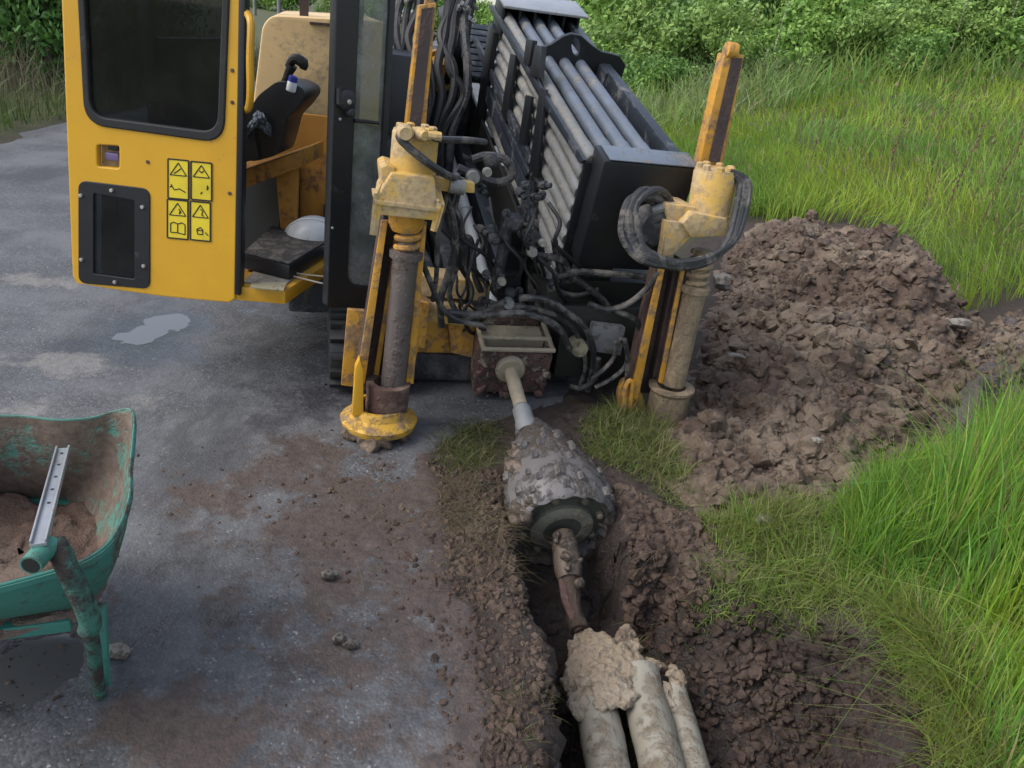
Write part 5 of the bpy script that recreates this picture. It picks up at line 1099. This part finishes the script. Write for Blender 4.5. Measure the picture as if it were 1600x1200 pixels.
# low grass between heap and trench, and patches by the trench
def patch(pts, n, h0, h1, base, mixc, bend=(.4, 1.8), wd=(.003, .006), name='short_grass'):
    P = [tuple(Zp(x, y, 0)[:2]) for x, y in pts]; c = rand_in(P, n); e_ = np.clip(sdf(P, c[:, 0], c[:, 1])/.12, .4, 1)
    blades(name, on_ground(c), RNG.uniform(h0, h1, n)*e_, RNG.uniform(*wd, n), RNG.uniform(0, 6.28, n), RNG.uniform(*bend, n), gcol(n, base, .3, mixc))
patch([(985, 880), (1040, 870), (1075, 960), (1060, 1010), (1010, 985)], 700, .06, .20, (.12, .2, .04), (.26, .23, .13), (.6, 2.5), (.002, .004), 'bank_grass')
patch([(1090, 880), (1200, 900), (1290, 940), (1280, 975), (1180, 940), (1095, 925)], 1300, .08, .26, (.20, .33, .045), (.28, .27, .14), (.2, 1.6), (.0025, .005), 'bank_grass')
patch([(1270, 830), (1330, 770), (1430, 740), (1440, 900), (1400, 960), (1310, 920)], 4200, .15, .48, (.24, .36, .04), (.14, .30, .06), (.1, .9), (.003, .008), 'tall_grass')
patch([(1090, 820), (1180, 790), (1290, 790), (1310, 900), (1200, 890), (1120, 860)], 2200, .10, .30, (.18, .29, .04), (.24, .21, .1), (.2, 1.3), (.003, .006), 'tall_grass')
patch([(1360, 970), (1440, 980), (1520, 1100), (1560, 1300), (1480, 1250), (1430, 1110)], 2600, .12, .45, (.24, .36, .04), (.26, .24, .11), (.2, 1.5), (.0025, .006), 'tall_grass')
patch([(1100, 880), (1180, 860), (1300, 900), (1420, 960), (1400, 1010), (1290, 960), (1180, 915)], 1500, .10, .30, (.19, .32, .045), (.28, .26, .12), (.3, 2.2), (.003, .005), 'edge_grass')
patch([(1085, 810), (1150, 790), (1260, 790), (1360, 800), (1400, 900), (1300, 940), (1200, 900), (1120, 870)], 3400, .07, .26, (.20, .33, .045), (.28, .27, .12), (.15, 1.2))
patch([(900, 665), (960, 620), (1040, 650), (1090, 720), (1110, 790), (1060, 790), (1000, 750), (920, 720)], 3000, .06, .22, (.14, .22, .04), (.27, .24, .12), (.3, 2.0))
patch([(655, 690), (700, 655), (790, 650), (800, 730), (740, 760), (670, 730)], 1800, .04, .13, (.075, .115, .025), (.17, .15, .08), (.5, 2.4), (.0025, .005))
patch([(1010, 985), (1060, 960), (1110, 1010), (1085, 1050), (1040, 1030)], 700, .10, .22, (.08, .15, .04), (.22, .2, .12), (1.0, 2.7), (.0025, .005), 'hanging_grass')
patch([(660, 740), (800, 740), (830, 900), (760, 960), (640, 800)], 1300, .04, .16, (.24, .20, .12), (.12, .09, .05), (1.6, 2.7), (.0015, .003), 'dead_grass')
patch([(960, 760), (1010, 760), (1120, 900), (1100, 960), (1020, 940)], 420, .04, .15, (.24, .20, .12), (.12, .09, .05), (1.6, 2.7), (.0015, .003), 'dead_grass')
patch([(450, 780), (700, 700), (760, 900), (700, 1000), (500, 960)], 130, .04, .16, (.22, .19, .12), (.12, .09, .05), (2.2, 2.7), (.0012, .0022), 'dead_grass')
patch([(740, 1080), (850, 1020), (880, 1200), (760, 1200)], 300, .04, .1, DRY, (.1, .14, .04), (.9, 2.6), (.002, .0035), 'dead_grass')
patch([(1090, 560), (1300, 450), (1450, 600), (1300, 760), (1100, 700)], 100, .08, .2, DRY, (.12, .1, .05), (1.5, 2.6), (.002, .004), 'dead_grass')
# verge and dry weeds left of the road
LVG = [(-5.6, 6.0), (-5.8, 10), (-6.4, 20), (-14, 26), (-20, 12), (-12, 6)]
n = 16000; c = rand_in(LVG, n, lambda x, y: np.clip((8/np.maximum(y, 4))**1.0, 0, 1)); r = on_ground(c); r[:, 2] += .02; dv = np.clip((-5.7-c[:, 0])/1.6, 0, 1)
blades('verge_grass', r, RNG.uniform(.12, .3, n)+dv*RNG.uniform(.2, .9, n), RNG.uniform(.01, .02, n), RNG.uniform(0, 6.28, n), RNG.uniform(.1, 1.1, n), gcol(n, (.085, .13, .03), .3, (.19, .165, .12), np.clip(dv*1.1-.15+RNG.normal(0, .2, n), 0, 1)))
# shrubs
def crown_mesh(seed, nl, leaf, R, base, alt, lobes):
    g = np.random.default_rng(seed); cs = []
    for k in range(lobes):
        a = g.uniform(0, 6.28); q = g.uniform(0, .75)*R[0]; cs.append((math.cos(a)*q, math.sin(a)*q*R[1]/R[0], R[2]*g.uniform(.25, .95), g.uniform(.28, .5)*min(R)))
    cs = np.array(cs); idx = g.integers(0, lobes, nl); d = g.normal(size=(nl, 3)); d /= np.linalg.norm(d, axis=1)[:, None]; rad = cs[idx, 3]*(g.uniform(.35, 1.12, nl))
    p = cs[idx, :3]+d*rad[:, None]; p[:, 2] = np.abs(p[:, 2])
    nrm = d+g.normal(0, .7, (nl, 3)); nrm /= np.linalg.norm(nrm, axis=1)[:, None]; t1 = np.cross(nrm, g.normal(size=(nl, 3))); t1 /= np.linalg.norm(t1, axis=1)[:, None]; t2 = np.cross(nrm, t1)
    s = leaf*g.uniform(.6, 1.4, nl)[:, None]; V = np.stack([p-t1*s, p-t2*s*.5, p+t1*s, p+t2*s*.5], 1).reshape(-1, 3); q = np.arange(nl*4).reshape(nl, 4)
    me = fast_mesh('crown', V, q); lob = g.random(lobes)[idx]
    c = np.array(base)[None]*(1-lob[:, None])+np.array(alt)[None]*lob[:, None]; c = c*g.uniform(.65, 1.35, (nl, 1)); settint(me, np.repeat(c, 4, 0)); me.materials.append(MT['leaf']); return me
def stem_mesh(seed, h, r):
    rg = random.Random(seed); m = MB()
    for k in range(5):
        a = rg.uniform(0, 6.28); m.tube([(rg.uniform(-.05, .05), rg.uniform(-.05, .05), -.1), (math.cos(a)*.12*h, math.sin(a)*.12*h, h*.45), (math.cos(a)*.3*h, math.sin(a)*.3*h, h*.9)], [r, r*.7, r*.25], 6, 3)
    o = m.build('stem', 'bark'); me = o.data; bpy.data.objects.remove(o); return me
KIND = [crown_mesh(11, 4200, .055, (.95, .95, 1.1), (.16, .30, .065), (.25, .38, .08), 16), crown_mesh(12, 4200, .052, (1.1, .9, .9), (.12, .24, .065), (.19, .31, .08), 18), crown_mesh(13, 3800, .052, (.9, .9, 1.3), (.17, .28, .075), (.22, .33, .08), 14), crown_mesh(14, 1500, .065, (.8, .8, .9), (.14, .16, .08), (.18, .19, .10), 12)]
STEM = [stem_mesh(1, 1.0, .035), stem_mesh(2, .85, .035)]
LBL = ['bright green bushy shrub in the thicket on the bank behind the field', 'dark green spreading shrub in the thicket on the bank behind the field', 'tall light green shrub in the thicket on the bank behind the field', 'thin brownish shrub in the thicket on the bank behind the field']
def shrub(x, y, k, s, label=None, grp='shrubs on the bank behind the field', name='shrub', cat='shrub', sz=1):
    z = float(H(np.array([x]), np.array([y]), False)[0])
    t = thing(name, label or LBL[k], cat, (x, y, z-.05), grp); t.scale = (s, s, s*sz); t.rotation_euler = (0, 0, random.uniform(0, 6.28))
    for nm, me in (('crown', KIND[k]), ('stem', STEM[k % 2])):
        o = bpy.data.objects.new(nm, me); COL.objects.link(o); o.parent = t
rg = random.Random(5)
rows = [(18.3, .95, .8), (19.6, 1.15, .95), (21.2, 1.35, 1.1), (23.2, 1.6, 1.25), (25.8, 1.9, 1.5), (29, 2.3, 1.9)]
for y, s, dx in rows:
    x = 1.0+rg.uniform(0, .5)
    while x < 11+(y-18)*.75:
        shrub(x+rg.uniform(-.25, .25), y+rg.uniform(-.5, .5)+.02*x, rg.choice([0, 0, 1, 1, 2, 2, 3] if x > 6 else [0, 0, 2, 2, 1]), s*rg.uniform(.75, 1.15)); x += dx*rg.uniform(.75, 1.25)
# weedy undergrowth on the bank
n = 26000; BANK = [(.6, 12), (3, 14), (6, 16.6), (13, 17.2), (24, 19), (34, 34), (.6, 34)]; c = rand_in(BANK, n, lambda x, y: np.clip((18/np.maximum(y, 4))**2, 0, 1)); r = np.stack([c[:, 0], c[:, 1], H(c[:, 0], c[:, 1], False)-.02], -1)
f = np.clip(.5+fbm(c[:, 0]*.5, c[:, 1]*.5, 3, 301)*1.4, 0, 1)
blades('bank_weeds', r, RNG.uniform(.35, 1.15, n), RNG.uniform(.018, .04, n), RNG.uniform(0, 6.28, n), RNG.uniform(.2, 1.2, n), gcol(n, (.21, .32, .075), .35, (.26, .30, .15), f))
# tall dry stems
def stalk(x, y, h, label, grp, mat='stalk', lean=(0, 0)):
    z = float(H(np.array([x]), np.array([y]), False)[0]); t = thing('weed_stalk', label, 'weed', (x, y, z), grp); p = [np.array([x, y, z])+np.array([lean[0]*q*q, lean[1]*q*q, q])*h for q in np.linspace(0, 1, 6)]
    MB().tube(p, [.007, .0065, .006, .005, .004, .002], 6).build('stem', mat, t)
    m = MB()
    for q in np.linspace(.4, .98, 15): 
        a = random.uniform(0, 6.28); b = np.array([x, y, z])+np.array([lean[0]*q*q, lean[1]*q*q, q])*h; m.blob(b+np.array([math.cos(a), math.sin(a), .6])*.012, random.uniform(.006, .013), int(q*999+x*77), 1, (1, 1, 1.6), .3)
    m.build('seed_head', mat, t)
for px_, py_, D_, hpx, lb in [(1475, 335, 8.2, 130, 'dark brown dock stalk leaning in the field, left of the tall one'), (1540, 330, 8.4, 175, 'tallest dark brown dock stalk in the field at the right'), (1592, 320, 8.6, 110, 'brown dock stalk at the right edge of the field'), (1375, 300, 10, 70, 'short brown dock stalk in the middle of the field'), (1270, 240, 11, 60, 'thin brown stalk in the field right of the mast top'), (1465, 210, 12.5, 80, 'far thin brown stalk in the field near the bank')]:
    p = Yp(px_, py_, D_); stalk(p[0], p[1], hpx*D_*1.06/1200+.25, lb, 'brown weed stalks in the field', 'stalk', (random.uniform(.02, .16), 0))
for k in range(14):
    x = rg.uniform(4, 12.5); y = rg.uniform(18, 21); stalk(x, y, rg.uniform(1.3, 2.1), 'pale dry stem standing among the shrubs on the bank', 'pale stems on the bank', 'twine', (rg.uniform(-.1, .1), 0))
# trees and shrubs left of the road, far wood, poles
KIND += [crown_mesh(21, 11000, .03, (.95, .95, 1.1), (.06, .15, .03), (.12, .22, .045), 22), crown_mesh(22, 11000, .028, (1.1, .9, 1.0), (.045, .115, .03), (.09, .17, .045), 24)]
for x, y, k, s in [(-7.6, 12.2, 0, 1.7), (-9.4, 13.0, 1, 2.2), (-8.2, 15.0, 1, 2.2), (-11, 15.5, 0, 2.6), (-9.5, 18, 2, 2.6), (-12.5, 19, 1, 3)]: shrub(x, y, 4+k % 2, s, ['bright', 'dark'][k % 2]+' green tree beyond the dry weeds left of the road', 'trees left of the road', 'tree', 'tree', 1.25)
for k in range(26): shrub(-34+k*2.6+rg.uniform(-.8, .8), 85+rg.uniform(-6, 6), rg.choice([0, 1, 2]), rg.uniform(2.0, 3.6), 'small far tree on the skyline beyond the rig', 'far trees on the skyline', 'tree', 'tree')
for k, (px_, D_) in enumerate([(398, 60), (436, 52), (480, 60)]):
    p = Yp(px_, 10, D_); z = 0; t = thing('utility_pole', 'grey utility pole on the skyline, %s of three seen through the cab' % ['leftmost', 'middle', 'rightmost'][k], 'pole', (p[0], p[1], 0), 'utility poles on the skyline')
    MB().tube([(p[0], p[1], -.2), (p[0], p[1], 8)], [.13, .1], 10).build('post', 'pole', t); MB().obox((p[0], p[1], 7.3), (1.0, 0, 0), (0, .06, 0), (0, 0, .06)).build('crossarm', 'pole', t)
